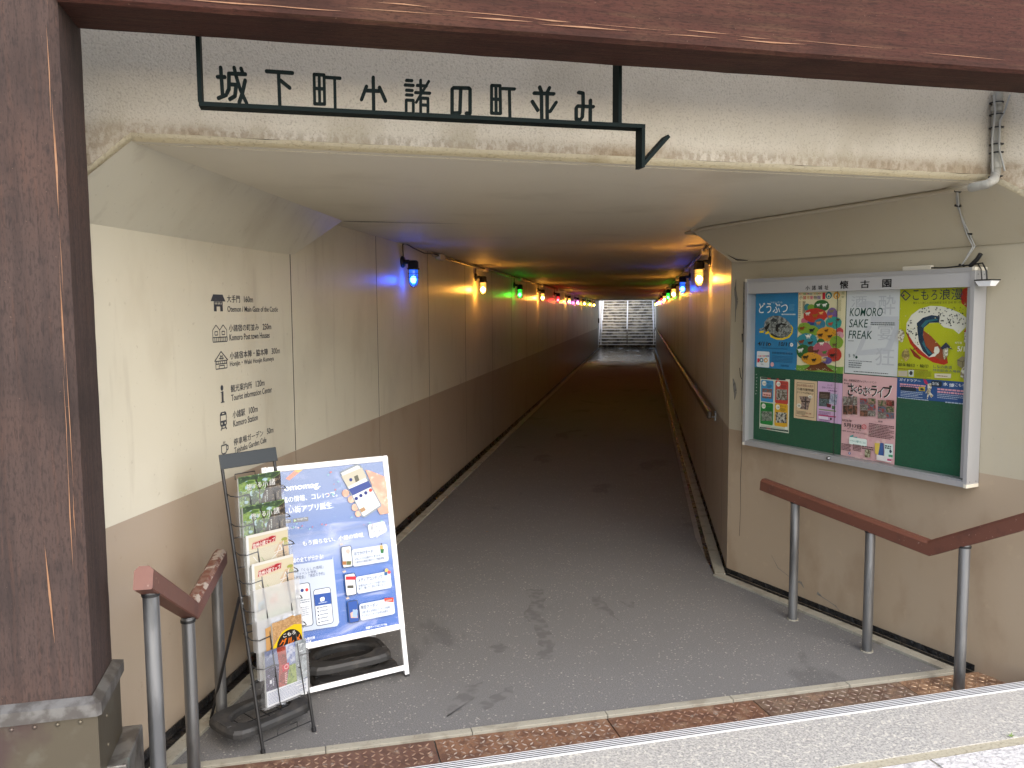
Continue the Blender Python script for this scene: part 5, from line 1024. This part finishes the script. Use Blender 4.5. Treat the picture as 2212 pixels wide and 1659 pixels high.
# the printed sheet: a sky print, deeper blue towards the bottom
g = N('printed_sky_sheet'); b_ = g.b; sp_ = g.n('SeparateXYZ'); g.l(g.tc.outputs['Object'], sp_.inputs[0])
rmp = g.n('ValToRGB'); g.l(g.rng(sp_.outputs[2], .2, 1.15), rmp.inputs[0]); rmp.color_ramp.elements[0].color = ink('2a5aa8'); rmp.color_ramp.elements[1].color = ink('7f8fb4')
for p_c, c_ in ((.35, '4068b0'), (.55, '8d9cc4'), (.7, '5f78ae')): e_ = rmp.color_ramp.elements.new(p_c); e_.color = ink(c_)
mx = g.n('Mix', data_type='RGBA'); g.l(g.mul(g.rng(g.tex('noise', 4, (.8, .8, 3), 6, .8), .5, .68), .55), mx.inputs[0]); g.l(rmp.outputs[0], mx.inputs[6]); mx.inputs[7].default_value = ink('b9bede'); g.l(mx.outputs[2], b_.inputs['Base Color']); b_.inputs['Roughness'].default_value = .5; b_.inputs['Specular IOR Level'].default_value = .2
b = MB().m(g.m); b.T = SB @ Matrix.Translation((0, 0, -.004))
b.box(fw_-.004, PWD-fw_+.004, V0+fw_-.004, V1-fw_+.004, -.002, 0); b.lay = .0003
PK = 1.0; Wt = F('e8edf4'); PK = .75; Nv = F('24335a')
def st_(s, ll, lr, ul, zf, mt, bold=0, shear=0):
    p, q_, r_ = pn(*ll, zf), pn(*lr, zf), pn(*ul, zf); z_ = (p[1]+q_[1])/2; b.text(s, p[0], z_, q_[0], z_+r_[1]-p[1], mt, bold, shear)
def sp(pts, zf, mt): b.poly([pn(*p, zf) for p in pts], mt)
def sr(pts, zf, mt, r=.012):
    P = [pn(*p, zf) for p in pts]; x0, x1 = (P[0][0]+P[3][0])/2, (P[1][0]+P[2][0])/2; y1, y0 = (P[0][1]+P[1][1])/2, (P[2][1]+P[3][1])/2; b.rrect(x0, y0, x1, y1, r, mt)
def se(c, r, zf, mt, n=20, wob=0):
    p, q_ = pn(c[0]-r, c[1], zf), pn(c[0]+r, c[1], zf); b.ell((p[0]+q_[0])/2, (p[1]+q_[1])/2, (q_[0]-p[0])/2, (q_[0]-p[0])/2, mt, n, 0, wob)
def sg(x0, y0, x1, y1, rows, zf, mt, fill=.5):
    p, q_, r_ = pn(x0, y1, zf), pn(x1, y1, zf), pn(x0, y0, zf); b.greek(p[0], p[1], q_[0], r_[1], rows, mt, fill)
sp([(810, 370), (935, 262), (1015, 262), (850, 392)], c5, F('e59a86')); sp([(905, 290), (935, 262), (1015, 262), (960, 303)], c5, F('e8c878'))
se((742, 490), 52, c5, F('3a4688')); st_('K', (715, 515), (765, 512), (715, 462), c5, Wt, .03); st_('omomag.', (800, 530), (1195, 488), (800, 462), c5, Wt, .03)
st_('小諸の情報、コレ1つで。', (712, 652), (1385, 572), (712, 583), c5, Wt, .01); st_('新しい街アプリ誕生.', (700, 778), (1340, 700), (700, 700), c5, Wt, .01)
for x in (800, 862): se((x, 676-(x-800)*.05), 6, c5, Wt)
sp([(738, 832), (872, 818), (873, 860), (740, 876)], c5, F('787a80')); sp([(888, 815), (1060, 793), (1062, 840), (892, 860)], c5, F('787a80')); sp([(902, 820), (932, 833), (904, 850)], c5, F('b8d8a8')); st_('Google Play', (940, 838), (1050, 822), (940, 812), c5, F('d0d4d4'), .01); st_('App Store', (765, 855), (865, 843), (765, 832), c5, F('d0d4d4'), .01)
st_('詳細はこちらから', (720, 952), (935, 925), (720, 922), c5, Wt, .005); sp([(942, 903), (960, 913), (944, 930)], c5, Wt)
for k in range(58):
    x = 815+k*19.8; y = 1038-(x-815)*.148; b.line([pn(x, y, c5), pn(x+26, y-38, c5)], .0013, F('b4bede'))
st_('もう困らない、小諸の情報.', (995, 1112), (1675, 1022), (995, 1058), c5, Wt, .015)
sp([(1712, 895), (1730, 878), (1880, 843), (1900, 850), (1926, 940), (1918, 960), (1842, 1000), (1812, 1030), (1808, 1008), (1752, 1030), (1735, 1020)], c5, F('dfe6ee')); st_('困ったら、', (1752, 960), (1868, 915), (1752, 915), c5, Nv); st_('マグろう!', (1770, 1000), (1895, 955), (1770, 958), c5, Nv)
hand = photo('printed_hand', 'e2b49c', 'd09c86', 'ecc8b4', 14)
sp([(1686, 275), (1740, 285), (1890, 345), (1920, 420), (1948, 755), (1850, 770), (1780, 640), (1760, 440)], c5, hand)
for x, y, r in ((1468, 533, 40), (1530, 602, 38), (1572, 690, 38), (1606, 760, 34)): se((x, y), r, c5, hand, 14)
sp([(1405, 305), (1430, 285), (1590, 212), (1620, 215), (1640, 235), (1866, 660), (1862, 680), (1680, 800), (1655, 795), (1640, 780)], c5, F('9aa4ac')); sp([(1418, 312), (1595, 228), (1622, 238), (1852, 665), (1672, 785), (1655, 775)], c5, F('e4e8ea'))
sp([(1420, 345), (1650, 250), (1700, 355), (1490, 465)], c5, F('c8c4b4')); sp([(1560, 350), (1600, 330), (1620, 390), (1580, 415)], c5, F('6a6a60')); se((1525, 385), 18, c5, F('3a4688')); sp([(1500, 490), (1720, 395), (1755, 460), (1545, 560)], c5, F('4a5a9a'))
for x, y, c_ in ((1585, 592, '3a4688'), (1636, 560, '3a4688'), (1690, 530, '3a4688'), (1742, 500, 'd05a50')): se((x, y), 19, c5, F(c_))
sp([(1622, 710), (1670, 685), (1692, 720), (1640, 748)], c5, F('b09070'))
random.seed(21)
for k in range(26):
    x, y = random.choice(((random.uniform(1250, 1420), random.uniform(300, 560)), (random.uniform(1330, 1900), random.uniform(780, 900)), (random.uniform(860, 1250), random.uniform(860, 930)))); a_ = random.uniform(8, 22); sp([(x, y), (x+a_, y-a_*.6), (x+a_*1.2, y+a_*.2), (x+a_*.3, y+a_*.6)], c5, F(random.choice(('9ccfd0', '9ccfd0', 'd88a8a'))))
st_('小諸の全てが分かる!', (770, 142), (1125, 85), (770, 92), c6, Wt, .01)
sp([(560, 190), (1215, 92), (1222, 60), (1287, 735), (1265, 775), (860, 838), (600, 875)], c6, F('c3cfe4'))
st_('『NEWS』「くらしの情報」', (745, 245), (1125, 190), (745, 210), c6, Nv); st_('「イベント情報」', (866, 262), (1062, 228), (866, 232), c6, Nv); st_('「活動補助金」「施設の予約」', (775, 312), (1140, 255), (775, 275), c6, Nv)
def phone(pts, zf, body, scr, r=.014):
    sr(pts, zf, F(body), r); cx_ = sum(p[0] for p in pts)/4; cy_ = sum(p[1] for p in pts)/4
    k_ = .035 if pts[1][0]-pts[0][0] > 140 else .06
    sr([(cx_+(p[0]-cx_)*(1-k_*2), cy_+(p[1]-cy_)*(1-k_)) for p in pts], zf, F(scr), r*.8)
phone([(730, 365), (985, 328), (1030, 770), (775, 812)], c6, '5a6478', 'e0e6ee'); phone([(1015, 402), (1196, 376), (1232, 745), (1058, 775)], c6, '3a4660', 'dfe6ee')
for x, c_ in ((860, '3a4688'), (908, '3a4688'), (956, 'd0484a')): se((x, 418-(x-860)*.14), 17, c6, F(c_))
sg(830, 515, 990, 560, 2, c6, F('8a94a4')); sg(840, 590, 985, 690, 5, c6, F('98a2b2'), .4); sg(855, 735, 930, 755, 1, c6, F('8a94a4'))
sp([(1030, 455), (1196, 430), (1205, 545), (1042, 572)], c6, F('3558a4')); se((1113, 500), 24, c6, Wt, 14, .2); sg(1075, 535, 1165, 550, 1, c6, F('c8d4ea'))
for k in range(5): se((1068+k*3, 590+k*37), 8, c6, Nv, 10); sg(1085+k*3, 580+k*36, 1170+k*3, 592+k*36, 1, c6, F('7a869a'), .8)
def card(box, title, tl, lines, zf, ph, phc):
    sr(box, zf, F('cfdaea'), .012); st_(title, *tl, zf, Nv, .015)
    for s, ll, lr, ul in lines: st_(s, ll, lr, ul, zf, Nv)
    phone(ph, zf, '4a566c', phc, .008)
    x, y = ph[0]
    for a_ in (0, 1, 2): b.line([pn(x-14+a_*9, y-8-a_*3, zf), pn(x-28+a_*12, y-24-a_*5, zf)], .0028, F('e8d0a0'))
card([(1530, 1148), (1928, 1098), (1936, 1285), (1545, 1345)], 'おでかけモード', ((1560, 1222), (1765, 1190), (1560, 1185)), [('お気に入りの店舗がすぐ見つかる、', (1563, 1275), (1855, 1232), (1563, 1248)), ('小諸市内の事業店舗のマップ機能搭載.', (1567, 1312), (1890, 1260), (1567, 1285))], c5, [(1425, 1118), (1540, 1112), (1530, 1358), (1414, 1352)], 'e2e6e4')
se((1485, 1175), 26, c5, F('d8b8b0'), 12, .2); sp([(1425, 1285), (1470, 1283), (1468, 1325), (1425, 1323)], c5, F('a8744a')); sp([(1472, 1283), (1525, 1282), (1520, 1325), (1470, 1325)], c5, F('6a7048')); se((1855, 1095), 9, c5, F('3a3430'), 10); sp([(1838, 1110), (1872, 1108), (1875, 1150), (1840, 1150)], c5, F('e0b070')); sp([(1845, 1150), (1885, 1150), (1878, 1195), (1850, 1195)], c5, F('3a7a4a'))
card([(1450, 268), (1808, 215), (1816, 385), (1468, 445)], 'メディアコンテンツ', ((1478, 332), (1725, 285), (1478, 290)), [('各種SNSやメディアが盛り沢山.', (1480, 375), (1760, 330), (1480, 350)), ('観て・聴いて・読んで楽しもう!', (1482, 408), (1755, 358), (1482, 382))], c6, [(1345, 238), (1455, 235), (1455, 464), (1340, 462)], 'e4e8ec')
sp([(1350, 268), (1452, 266), (1452, 302), (1350, 303)], c6, F('c8303c')); sp([(1365, 360), (1428, 357), (1428, 388), (1365, 388)], c6, F('5a5a54')); se((1765, 205), 18, c6, F('e8c070'), 14); se((1790, 225), 17, c6, F('d05a60'), 12); sp([(1740, 225), (1772, 222), (1772, 255), (1742, 258)], c6, F('3a6a9a'))
card([(1492, 545), (1838, 485), (1850, 650), (1492, 720)], '限定クーポン', ((1505, 602), (1675, 572), (1505, 565)), [('小諸で使える特別なクーポンが登場!', (1510, 648), (1800, 592), (1510, 622)), ('デジタルクーポンでお得な体験を.', (1514, 682), (1785, 632), (1514, 656))], c6, [(1378, 508), (1486, 515), (1474, 742), (1368, 738)], '3558a4')
sp([(1395, 640), (1460, 600), (1470, 690), (1400, 690)], c6, hand); sp([(1420, 602), (1470, 610), (1462, 690), (1415, 680)], c6, F('9ab4d0')); sp([(1740, 490), (1832, 482), (1835, 530), (1742, 522)], c6, F('d8503c')); st_('COUPON', (1758, 518), (1818, 518), (1758, 503), c6, F('f0d8d0'), .02)
st_('特設ページはこちら', (1553, 806), (1748, 765), (1553, 780), c6, Wt, .01); sp([(1752, 745), (1768, 755), (1754, 768)], c6, Wt)
st_('こもろ観光局', (880, 928), (1034, 903), (880, 900), c6, Wt, .01); st_('0267-22-1234', (790, 975), (998, 945), (790, 950), c6, Wt, .01)
b.build('printed_sheet', st)
b = sb(clear('cover_sheet', (.97, .98, .99), gmax=.35)); b.quad((fw_, V0+fw_, .0035), (PWD-fw_, V0+fw_, .0035), (PWD-fw_, V1-fw_, .0035), (fw_, V1-fw_, .0035)); b.build('cover_sheet', st)
# rubber weights
def weight(label, c, rot, z, L=.40, Wd=.26, h=.032, tilt=0):
    b = MB().m(M['rubber']); n = 40; o_, i_ = [], []
    for k in range(n):
        a = 2*math.pi*k/n; ca, sa = math.cos(a), math.sin(a)
        p = 5.0; r = (abs(ca/(L/2))**p+abs(sa/(Wd/2))**p)**(-1/p); o_.append((r*ca, r*sa)); i_.append((L*.36*ca, Wd*.33*sa))
    vs = []
    for pts, k, zz_ in ((o_, 1.0, 0), (o_, 1.0, h*.6), (o_, .95, h), (i_, 1.02, h), (i_, .94, h*.7), (i_, .94, 0)): vs += [(x*k, y*k, zz_) for x, y in pts]
    b.add(vs, [(r*n+k, r*n+(k+1) % n, (r+1)*n+(k+1) % n, (r+1)*n+k) for r in range(5) for k in range(n)]+[(5*n+k, 5*n+(k+1) % n, (k+1) % n, k) for k in range(n)])
    for sx in (-1, 1):
        b.box(sx*L*.44-.012, sx*L*.44+.012, -.05, .05, h*.98, h+.004)
    m_ = Matrix.Translation(Vector((float(c[0]), float(c[1]), z))) @ Matrix.Rotation(rot, 4, 'Z') @ Matrix.Rotation(tilt, 4, 'X')
    o = b.build('rubber_weight', None, frame=m_, bevel=.004); return tag(o, label, 'weight', 'black rubber stand weights')
ea = math.atan2(eu[1], eu[0])
wc = fL+eu*.40+ebk*.20
weight('lower black rubber weight lying on the floor under the sign board', wc+eu*.025, ea+.03, .001, .46, .30, .04)
weight('upper black rubber weight stacked on another under the sign board', wc-eu*.005+ebk*.02, ea-.03, .075, .46, .30, .04)
b = MB().m(M['rubber'])
# ------------------------------------------------------------------ brochure rack
ra, rb_ = np.array([-1.576, 3.246, 0]), np.array([-1.442, 3.452, 0]); re = (rb_-ra)/np.linalg.norm(rb_-ra); rk = np.array([-re[1], re[0], 0])
rT = np.array([*(rk*.27)[:2], 1.282]); rm = rT/np.linalg.norm(rT); rn = np.cross(re, rm); RW = .262
rO = ra
RF = frame(rO, re, rm, rn)
rt = thing('brochure_rack', 'black wire brochure rack with seven pockets leaning on folding legs', 'brochure rack', mw=frame(rO+re*RW/2, re, rk, (0, 0, 1)))
def rb(mt): b = MB().m(mt); b.T = RF; return b
for x in (0, RW):
    b = rb(M['black']); b.tube([(x, 0, 0), (x, 1.30, 0)], .0075, 8); b.tube([(x, -.004, 0), (x, .02, 0)], .0105, 8); b.build('upright', rt)
    b = MB().m(M['black']); hp = rO+re*x+rm*.68-rn*.012; b.tube([hp, rO+re*x+rk*.45+[0, 0, .0]], .007, 8); b.build('rear_leg', rt)
b = rb(mat('dark_grey_header', (.018, .022, .025), .4)); b.box(-.012, RW+.012, 1.245, 1.31, .006, .012); b.build('header', rt, bevel=.002)
for x in (0, RW):
    for v in (.68, .655): b = rb(M['steel']); b.tube([(x, v, .006), (x, v, .0095)], .004, 8); b.build('bolt', rt)
b = rb(M['black']); b.tube([(.06, 1.19, -.01), (.06, 1.215, -.006), (.16, 1.215, -.006), (.16, 1.19, -.01)], .0025, 6); b.build('back_wire', rt); b = rb(M['black']); b.tube([(0, .30, -.02), (RW, .30, -.02)], .003, 6); b.build('back_wire', rt); b = rb(M['black']); b.tube([(0, .52, -.02), (RW, .52, -.02)], .003, 6); b.build('back_wire', rt)
PV = [.999, .868, .743, .618, .495, .372, .248]      # foot of each pocket along the slope
pd = .064
TI = math.radians(10); rmt = rm*math.cos(TI)+rn*math.sin(TI); rnt = rn*math.cos(TI)-rm*math.sin(TI)   # the pockets stand steeper than the rack
for i, v in enumerate(PV):
    b = rb(M['black']); vt = v+.12; r_ = .0026
    b.tube([(0, vt+.02, .004), (-.004, vt+.005, pd*.7), (.022, vt-.004, pd), (.072, vt, pd), (.077, vt-.005, pd), (.077, v-.05, pd), (.077, v-.058, pd-.006), (.077, v-.06, 0)], r_, 6)
    b.tube([(RW, vt+.02, .004), (RW+.006, vt+.005, pd*.7), (RW-.0, vt-.004, pd), (RW-.055, vt, pd), (RW-.06, vt-.005, pd), (RW-.06, v-.05, pd), (RW-.06, v-.058, pd-.006), (RW-.06, v-.06, 0)], r_, 6)
    b.tube([(0, v-.06, 0), (RW, v-.06, 0)], r_, 6); b.build('wire_pocket', rt)
b = MB().m(M['black'])
for k in range(5): p_ = rO+re*(RW*k/4); b.tube([p_+rk*.05+[0, 0, .075], p_+rk*.30+[0, 0, .075]], .0026, 6)
for d_ in (.05, .175, .30): b.tube([rO+rk*d_+[0, 0, .075], rO+re*RW+rk*d_+[0, 0, .075]], .0026, 6)
b.tube([rO-re*.0+rk*.01+[0, 0, .05], rO+re*RW+rk*.01+[0, 0, .05]], .0028, 6); b.tube([rO+re*.08+rk*.01+[0, 0, .05], rO+re*.08+rk*.01+[0, 0, .075], rO+re*.18+rk*.01+[0, 0, .075], rO+re*.18+rk*.01+[0, 0, .05]], .0026, 6)
b.build('bottom_tray', rt)
weight('black rubber weight with an oval hole lying in the brochure rack tray', rO+re*RW*.5+rk*.175-re*.03, math.atan2(re[1], re[0]), .078, .42, .27, .035)
PK = .56
# ---- brochures in the pockets, each stack one mesh, laid out on the slope of the rack
BW, BH = .210, .262
def brochure(name, label, i, ground, thick=.014, x0=.030, h=BH, dz=None, sheets=5, w=BW):
    v = PV[i]-.055; z0 = .012 if dz is None else dz
    b = MB(); fr_ = frame(rO+re*x0+rm*v+rn*z0, re, rmt, rnt)
    for k in range(sheets):
        b.m(F('c9ccc8')); o_ = random.uniform(-.002, .002); zt = thick*k/sheets
        b.box(o_, w+o_, -.0, h+o_-.002*(sheets-k), zt, zt+thick/sheets*.8)
    b.m(ground); b.box(0, w, 0, h, thick*.96, thick); b.lay = thick+.0003
    def done():
        # keep the origin at the middle of the foot
        off = Matrix.Translation((w/2, 0, 0)); b.v = [off.inverted() @ p for p in b.v]
        return tag(b.build(name, None, frame=fr_ @ off), label, 'brochure', 'brochures in the wire rack')
    return b, done
leafm = photo('leafy_cover', '3a5a34', '8aa858', 'b0ccd4', 30); barkm = photo('bark_cover', '4a4034', '2c261e', '8a7a64', 30, (1, 1, .5)); leafd = photo('dark_leaf_cover', '2a3e28', '3f5c38', '6a8a50', 34)
def magazine(i, label):
    b, done = brochure('travel_magazine', label, i, leafm)
    random.seed(2); b.poly([(.06, .258), (.0, .258), (0, .23), (.05, .243), (.12, .236), (.205, .245), (.21, .258)], leafd)
    for k in range(20): b.ell(random.uniform(.01, .14), random.uniform(.12, .235), random.uniform(.006, .02), random.uniform(.005, .014), random.choice((leafd, leafm, F('b4d4dc'), F('5a7a40'))), 9, 0, .3)
    b.poly([(.21, .25), (.15, .222), (.115, .17), (.095, .10), (.07, .03), (.06, 0), (.21, 0)], barkm); b.line([(.085, .24), (.10, .19), (.096, .12)], .006, barkm); b.line([(.10, .19), (.12, .22)], .004, barkm)
    for s, x0, x1, y0, y1 in (('旅', .036, .062, .196, .226), ('す', .066, .084, .202, .220), ('る', .090, .110, .204, .226), ('小', .116, .142, .196, .232), ('諸', .150, .180, .202, .232)): b.text(s, x0, y0, x1, y1, F('f2f4f2'), .004)
    b.greek(.133, .14, .139, .185, 6, F('d8dcd4'), .6); b.greek(.123, .13, .128, .16, 5, F('d8dcd4'), .6)
    done()
magazine(0, 'green leafy travel magazine in the top pocket of the rack'); magazine(1, 'green leafy travel magazine in the second pocket, above the maps')
def townmap(i, label, x0=.03):
    b, done = brochure('town_map', label, i, F('dcd2b4'), .02, sheets=7, x0=x0)
    b.rect(0, 0, .012, BH, F('e8eaea')); b.rect(.012, BH-.012, BW, BH, F('e6e4dc'))
    yo = b.T; b.T = Matrix.Translation((0, -.035, 0)); rd_ = F('b02430'); b.poly([(.024, .232), (.145, .245), (.15, .272), (.13, .276), (.03, .262)], F('e0b4a8')); b.poly([(.027, .236), (.142, .247), (.146, .268), (.128, .272), (.032, .258)], rd_)
    b.text('信州小諸マップ', .031, .236, .141, .256, F('f4efe6'), .03, 0, .08); b.text('情緒あふれる坂の城下町', .036, .259, .112, .266, F('f0c8b8'), .01, 0, .06)
    b.poly([(.135, .20), (.165, .235), (.205, .24), (.21, .12), (.16, .14)], F('d8b892')); b.ell(.105, .13, .014, .012, F('e09858'), 12, 0, .2); b.ell(.10, .112, .02, .014, F('e4a888'), 12, 0, .2); b.ell(.19, .245, .016, .008, F('a8ac58')); b.ell(.195, .225, .012, .01, F('b8b468'))
    for pts, c_, w_ in (([(.03, .20), (.06, .16), (.10, .13), (.14, .125), (.21, .12)], 'f4f2ea', .0035), ([(.10, .13), (.12, .17), (.15, .19), (.165, .225), (.175, .20), (.185, .24)], 'f4f2ea', .003), ([(.07, .19), (.085, .165), (.13, .155)], 'a8b878', .0035), ([(.04, .15), (.10, .13), (.11, .06)], 'c8c0a8', .0025), ([(.12, .1), (.2, .08)], 'c8c0a8', .0025), ([(.135, .195), (.18, .2)], 'f4f2ea', .003)): b.line(pts, w_, F(c_))
    b.rrect(.045, .143, .062, .150, .002, F('c04a40')); b.poly([(.02, .08), (.055, .09), (.055, .13), (.02, .12)], F('8ab4c8')); b.ell(.04, .1, .016, .012, F('4a6a54'), 10, 0, .3); b.poly([(.02, .036), (.2, .036), (.2, .06), (.12, .07), (.02, .06)], F('c8cfa8'))
    b.greek(.15, .15, .2, .19, 4, F('a09878'), .3); b.T = yo; done()
townmap(2, 'cream town map with red title in the third pocket under the magazines', .022); townmap(3, 'cream town map with red title in the fourth pocket, bowed pages', .03)
def pocket(b_, v0, v1, x0, x1, z, mt): b_.m(mt); b_.quad((x0, v0, z), (x1, v0, z), (x1, v1, z), (x0, v1, z))
for i, (h, mt) in enumerate(((.2, 'pvc'), (.2, 'pvc'), (.2, 'pvc'), (.2, 'pvc'), (.278, 'pvc2'), (.265, 'pvc2'), (.235, 'pvc'))):
    v = PV[i]-.058; b = MB().m(M[mt]); b.T = frame(rO+rm*v+rn*.008, re, rmt, rnt); x0, x1, zf_ = .018, .250, (.020 if i == 5 else .028)
    b.quad((x0, 0, 0), (x1, 0, 0), (x1, 0, zf_), (x0, 0, zf_)); b.quad((x0, 0, zf_), (x1, 0, zf_), (x1, h, zf_), (x0, h, zf_)); b.quad((x0, 0, 0), (x0, 0, zf_), (x0, h, zf_), (x0, h, 0)); b.quad((x1, 0, 0), (x1, 0, zf_), (x1, h, zf_), (x1, h, 0))
    b.build('clear_pocket', rt)
# gourmet leaflets fanned in the sixth pocket
tanm = photo('checked_tan', 'c8a070', 'b0885a', 'dcb888', 60)
random.seed(4)
b, done = brochure('gourmet_leaflet', 'fan of tan food map leaflets with a round black badge', 5, tanm, .016, .085, .235, dz=.022, sheets=6, w=.150)
for k in range(4): b.m(F(('d8b050', 'c89a60')[k % 2])); b.add([(-.012-.006*k, 0, .003+.002*k), (.13-.006*k, 0, .003+.002*k), (.13-.006*k, .228+.004*k, .003+.002*k), (-.012-.006*k, .20+.006*k, .003+.002*k)], [(0, 1, 2, 3)])
b.poly([(.0, 0), (.15, 0), (.15, .19), (.11, .20), (.05, .185), (0, .13)], F('e8c81c')); b.ell(.083, .115, .066, .068, F('241c18'), 30)
b.text('こもろ', .053, .155, .115, .172, F('f0ece4'), .03); b.text('グルメ', .03, .112, .138, .150, F('e8761c'), .04, .1); b.text('マップ', .045, .082, .105, .106, F('e8c01c'), .03, .1); b.ell(.118, .095, .013, .017, F('d8603a')); b.poly([(.035, .055), (.13, .06), (.12, .08), (.08, .086), (.04, .07)], F('d8b090'))
done()
b, done = brochure('photo_leaflet', 'photo leaflet of autumn maples and mist in the lowest pocket', 6, photo('grey_sky', '8088a4', '6a7290', 'a0a8c0', 12), .012, .036, .247)
b.poly([(0, .07), (.075, .07), (.075, .17), (.05, .178), (.02, .172), (0, .165)], photo('dark_hill', '2c2e44', '3c3450', '8a80a0', 50)); b.poly([(.06, .06), (.10, .06), (.115, .15), (.105, .24), (.09, .247), (.06, .247), (.068, .17)], photo('maple', '8a3020', 'b04a38', '5a2c1c', 45)); b.poly([(.105, .247), (.11, .15), (.15, .16), (.155, .247)], photo('mist', '7a88b8', 'c8ccdc', '4a5a94', 25)); b.poly([(.155, .247), (.152, .06), (.21, .07), (.21, .247)], photo('waterfall', 'a8b0b4', '80888c', 'd8dce0', 30)); b.poly([(.10, .06), (.155, .06), (.152, .15), (.12, .15)], photo('meadow', '7a9038', '98a858', '5a6a3a', 30))
b.poly([(.083, .13), (.118, .135), (.118, .165), (.083, .16)], F('c82c3c')); b.ell(.104, .149, .011, .011, F('e8a8a8')); b.ell(.104, .149, .007, .007, F('c82c3c')); b.greek(.094, .075, .106, .125, 6, F('e0b4b0'), .6)
b.rect(.018, .10, .028, .116, F('e4e4ea')); b.greek(.032, .085, .038, .12, 6, F('d8d8e4'), .6)
b.poly([(0, 0), (.21, 0), (.21, .062), (.15, .066), (0, .07)], F('e4e6ec')); b.greek(.006, .008, .20, .062, 9, F('7a84a8'), .45)
done()
# ------------------------------------------------------------------ stairs at the far end
t = thing('staircase', 'stained stone stairs climbing into daylight at the far end', 'staircase', (-.3, YE+.3, 0))
XA, XB = XL(YE)-.0, XR(YE); Y0 = YE+.25; RI, TR, NS = .158, .30, 26
b = MB().m(M['stone'])
b.quad((XA-.3, YE, -.001), (XB, YE, -.001), (XB, Y0, -.001), (XA-.3, Y0, -.001))
for k in range(NS):
    y = Y0+TR*k; z = RI*k; b.box(XA, XB, y, y+TR+.001, z, z+RI-.018)
b.build('steps', t)
b = MB().m(M['stonelt'])
for k in range(NS): y = Y0+TR*k; z = RI*(k+1); b.box(XA, XB, y-.012, y+TR+.0, z-.018, z)
b.build('tread_nosing', t)
b = MB().m(M['concrete'])
yE_ = Y0+TR*NS+6
for x0, x1 in ((XA-.5, XA-.004), (XB+.004, XB+.5)): b.box(x0, x1, YE+.002, yE_, -.2, RI*NS+.1)
b.build('side_wall', t)
b = MB().m(M['concrete']); b.box(XA-.5, XB+.5, Y0+TR*NS+.002, yE_, RI*NS-.3, RI*NS); b.build('landing', t)
zr_ = lambda y: RI*(y-Y0)/TR
mid = float(onpl(1355, 700, (0, Y0+1, 0), np.array([0, 1., 0]))[0])
for lab, x in (('steel handrail up the middle of the far stairs', mid), ('steel handrail on the far stairs, on the directory wall side', XA+.10), ('steel handrail on the far stairs, on the wall handrail side', XB-.10)):
    t = thing('stair_handrail', lab, 'handrail', (x, Y0+.3, 0), group='handrails on the far stairs')
    ya, yb = Y0+.25, Y0+TR*NS
    b = MB().m(M['stairsteel']); b.tube([(x, ya, zr_(ya)+.82), (x, yb, zr_(yb)+.82)], .034, 10); b.build('rail', t)
    b = MB().m(M['stairsteel']); b.tube([(x, ya, zr_(ya)+.55), (x, yb, zr_(yb)+.55)], .024, 8); b.build('lower_rail', t) if x == mid else None
    for k in range(7):
        y = ya+.02+1.2*k; b = MB().m(M['ply'] if k == 0 and x == mid else M['stairsteel']); b.tube([(x, y, zr_(y)-.1), (x, y, zr_(y)+.82)], .026, 8); b.build('post', t)
b = MB().m(mat('brown_box', (.06, .045, .035), .5)); y = 43.3; t = thing('switch_box', 'small brown box with a hanging wire at the end of the directory wall', 'switch box', (XL(y), y, 1.3))
b.box(XL(y), XL(y)+.07, y-.06, y+.06, 1.31, 1.56); b.build('box', t, bevel=.005); b = MB().m(M['black']); b.tube([(XL(y)+.03, y-.04, 1.31), (XL(y)+.035, y-.045, 1.1), (XL(y)+.02, y-.03, .98), (XL(y)+.015, y, 1.31)], .006, 6); b.tube([(XL(y)+.01, y, 1.56), (XL(y)+.01, y, 2.45)], .006, 6); b.build('wire', t)
PK = 1.0
# ------------------------------------------------------------------ litter
leafc = mat('dry_leaf', (.22, .12, .06), .8)
for lab, x, y, z, s_, a_ in (('dry brown leaf lying in the dark middle of the tunnel floor', 1170, 994, 0, .022, .4), ('dry curled leaf on the asphalt near the tunnel kerb', 895, 1148, 0, .02, 1.2), ('dry pinkish leaf on the asphalt in front of the dark tunnel', 1217, 1085, 0, .018, 2.2), ('dry leaf on the asphalt, by a pale crack', 1052, 1149, 0, .016, .9)):
    P = onz(x, y, z); b = MB().m(leafc); r_ = [(1, 0, .2), (.55, .4, .3), (0, .5, .15), (-.6, .35, .25), (-1, 0, .4), (-.6, -.35, .2), (0, -.5, .3), (.55, -.4, .15)]
    b.add([(0, 0, .002)]+[(s_*p[0], s_*p[1], s_*p[2]*.6+.001) for p in r_], [(0, 1+k, 1+(k+1) % 8) for k in range(8)])
    tag(b.build('dry_leaf', None, frame=Matrix.Translation(Vector(tuple(P))) @ Matrix.Rotation(a_, 4, 'Z')), lab, 'leaf', 'dry leaves on the tunnel floor')
P = onz(2182, 1592, FS-.002); b = MB().m(F('6a8a2c', .7)); random.seed(9)
for k in range(9):
    a_ = random.random()*6.28; l_ = random.uniform(.012, .03); c_, s_ = math.cos(a_), math.sin(a_); b.add([P+[c_*.002-s_*.003, s_*.002+c_*.003, 0], P+[c_*.002+s_*.003, s_*.002-c_*.003, 0], P+[c_*l_, s_*l_, l_*.6]], [(0, 1, 2)])
tag(b.build('weed', None), 'tiny green weed growing in the pavement joint', 'weed')
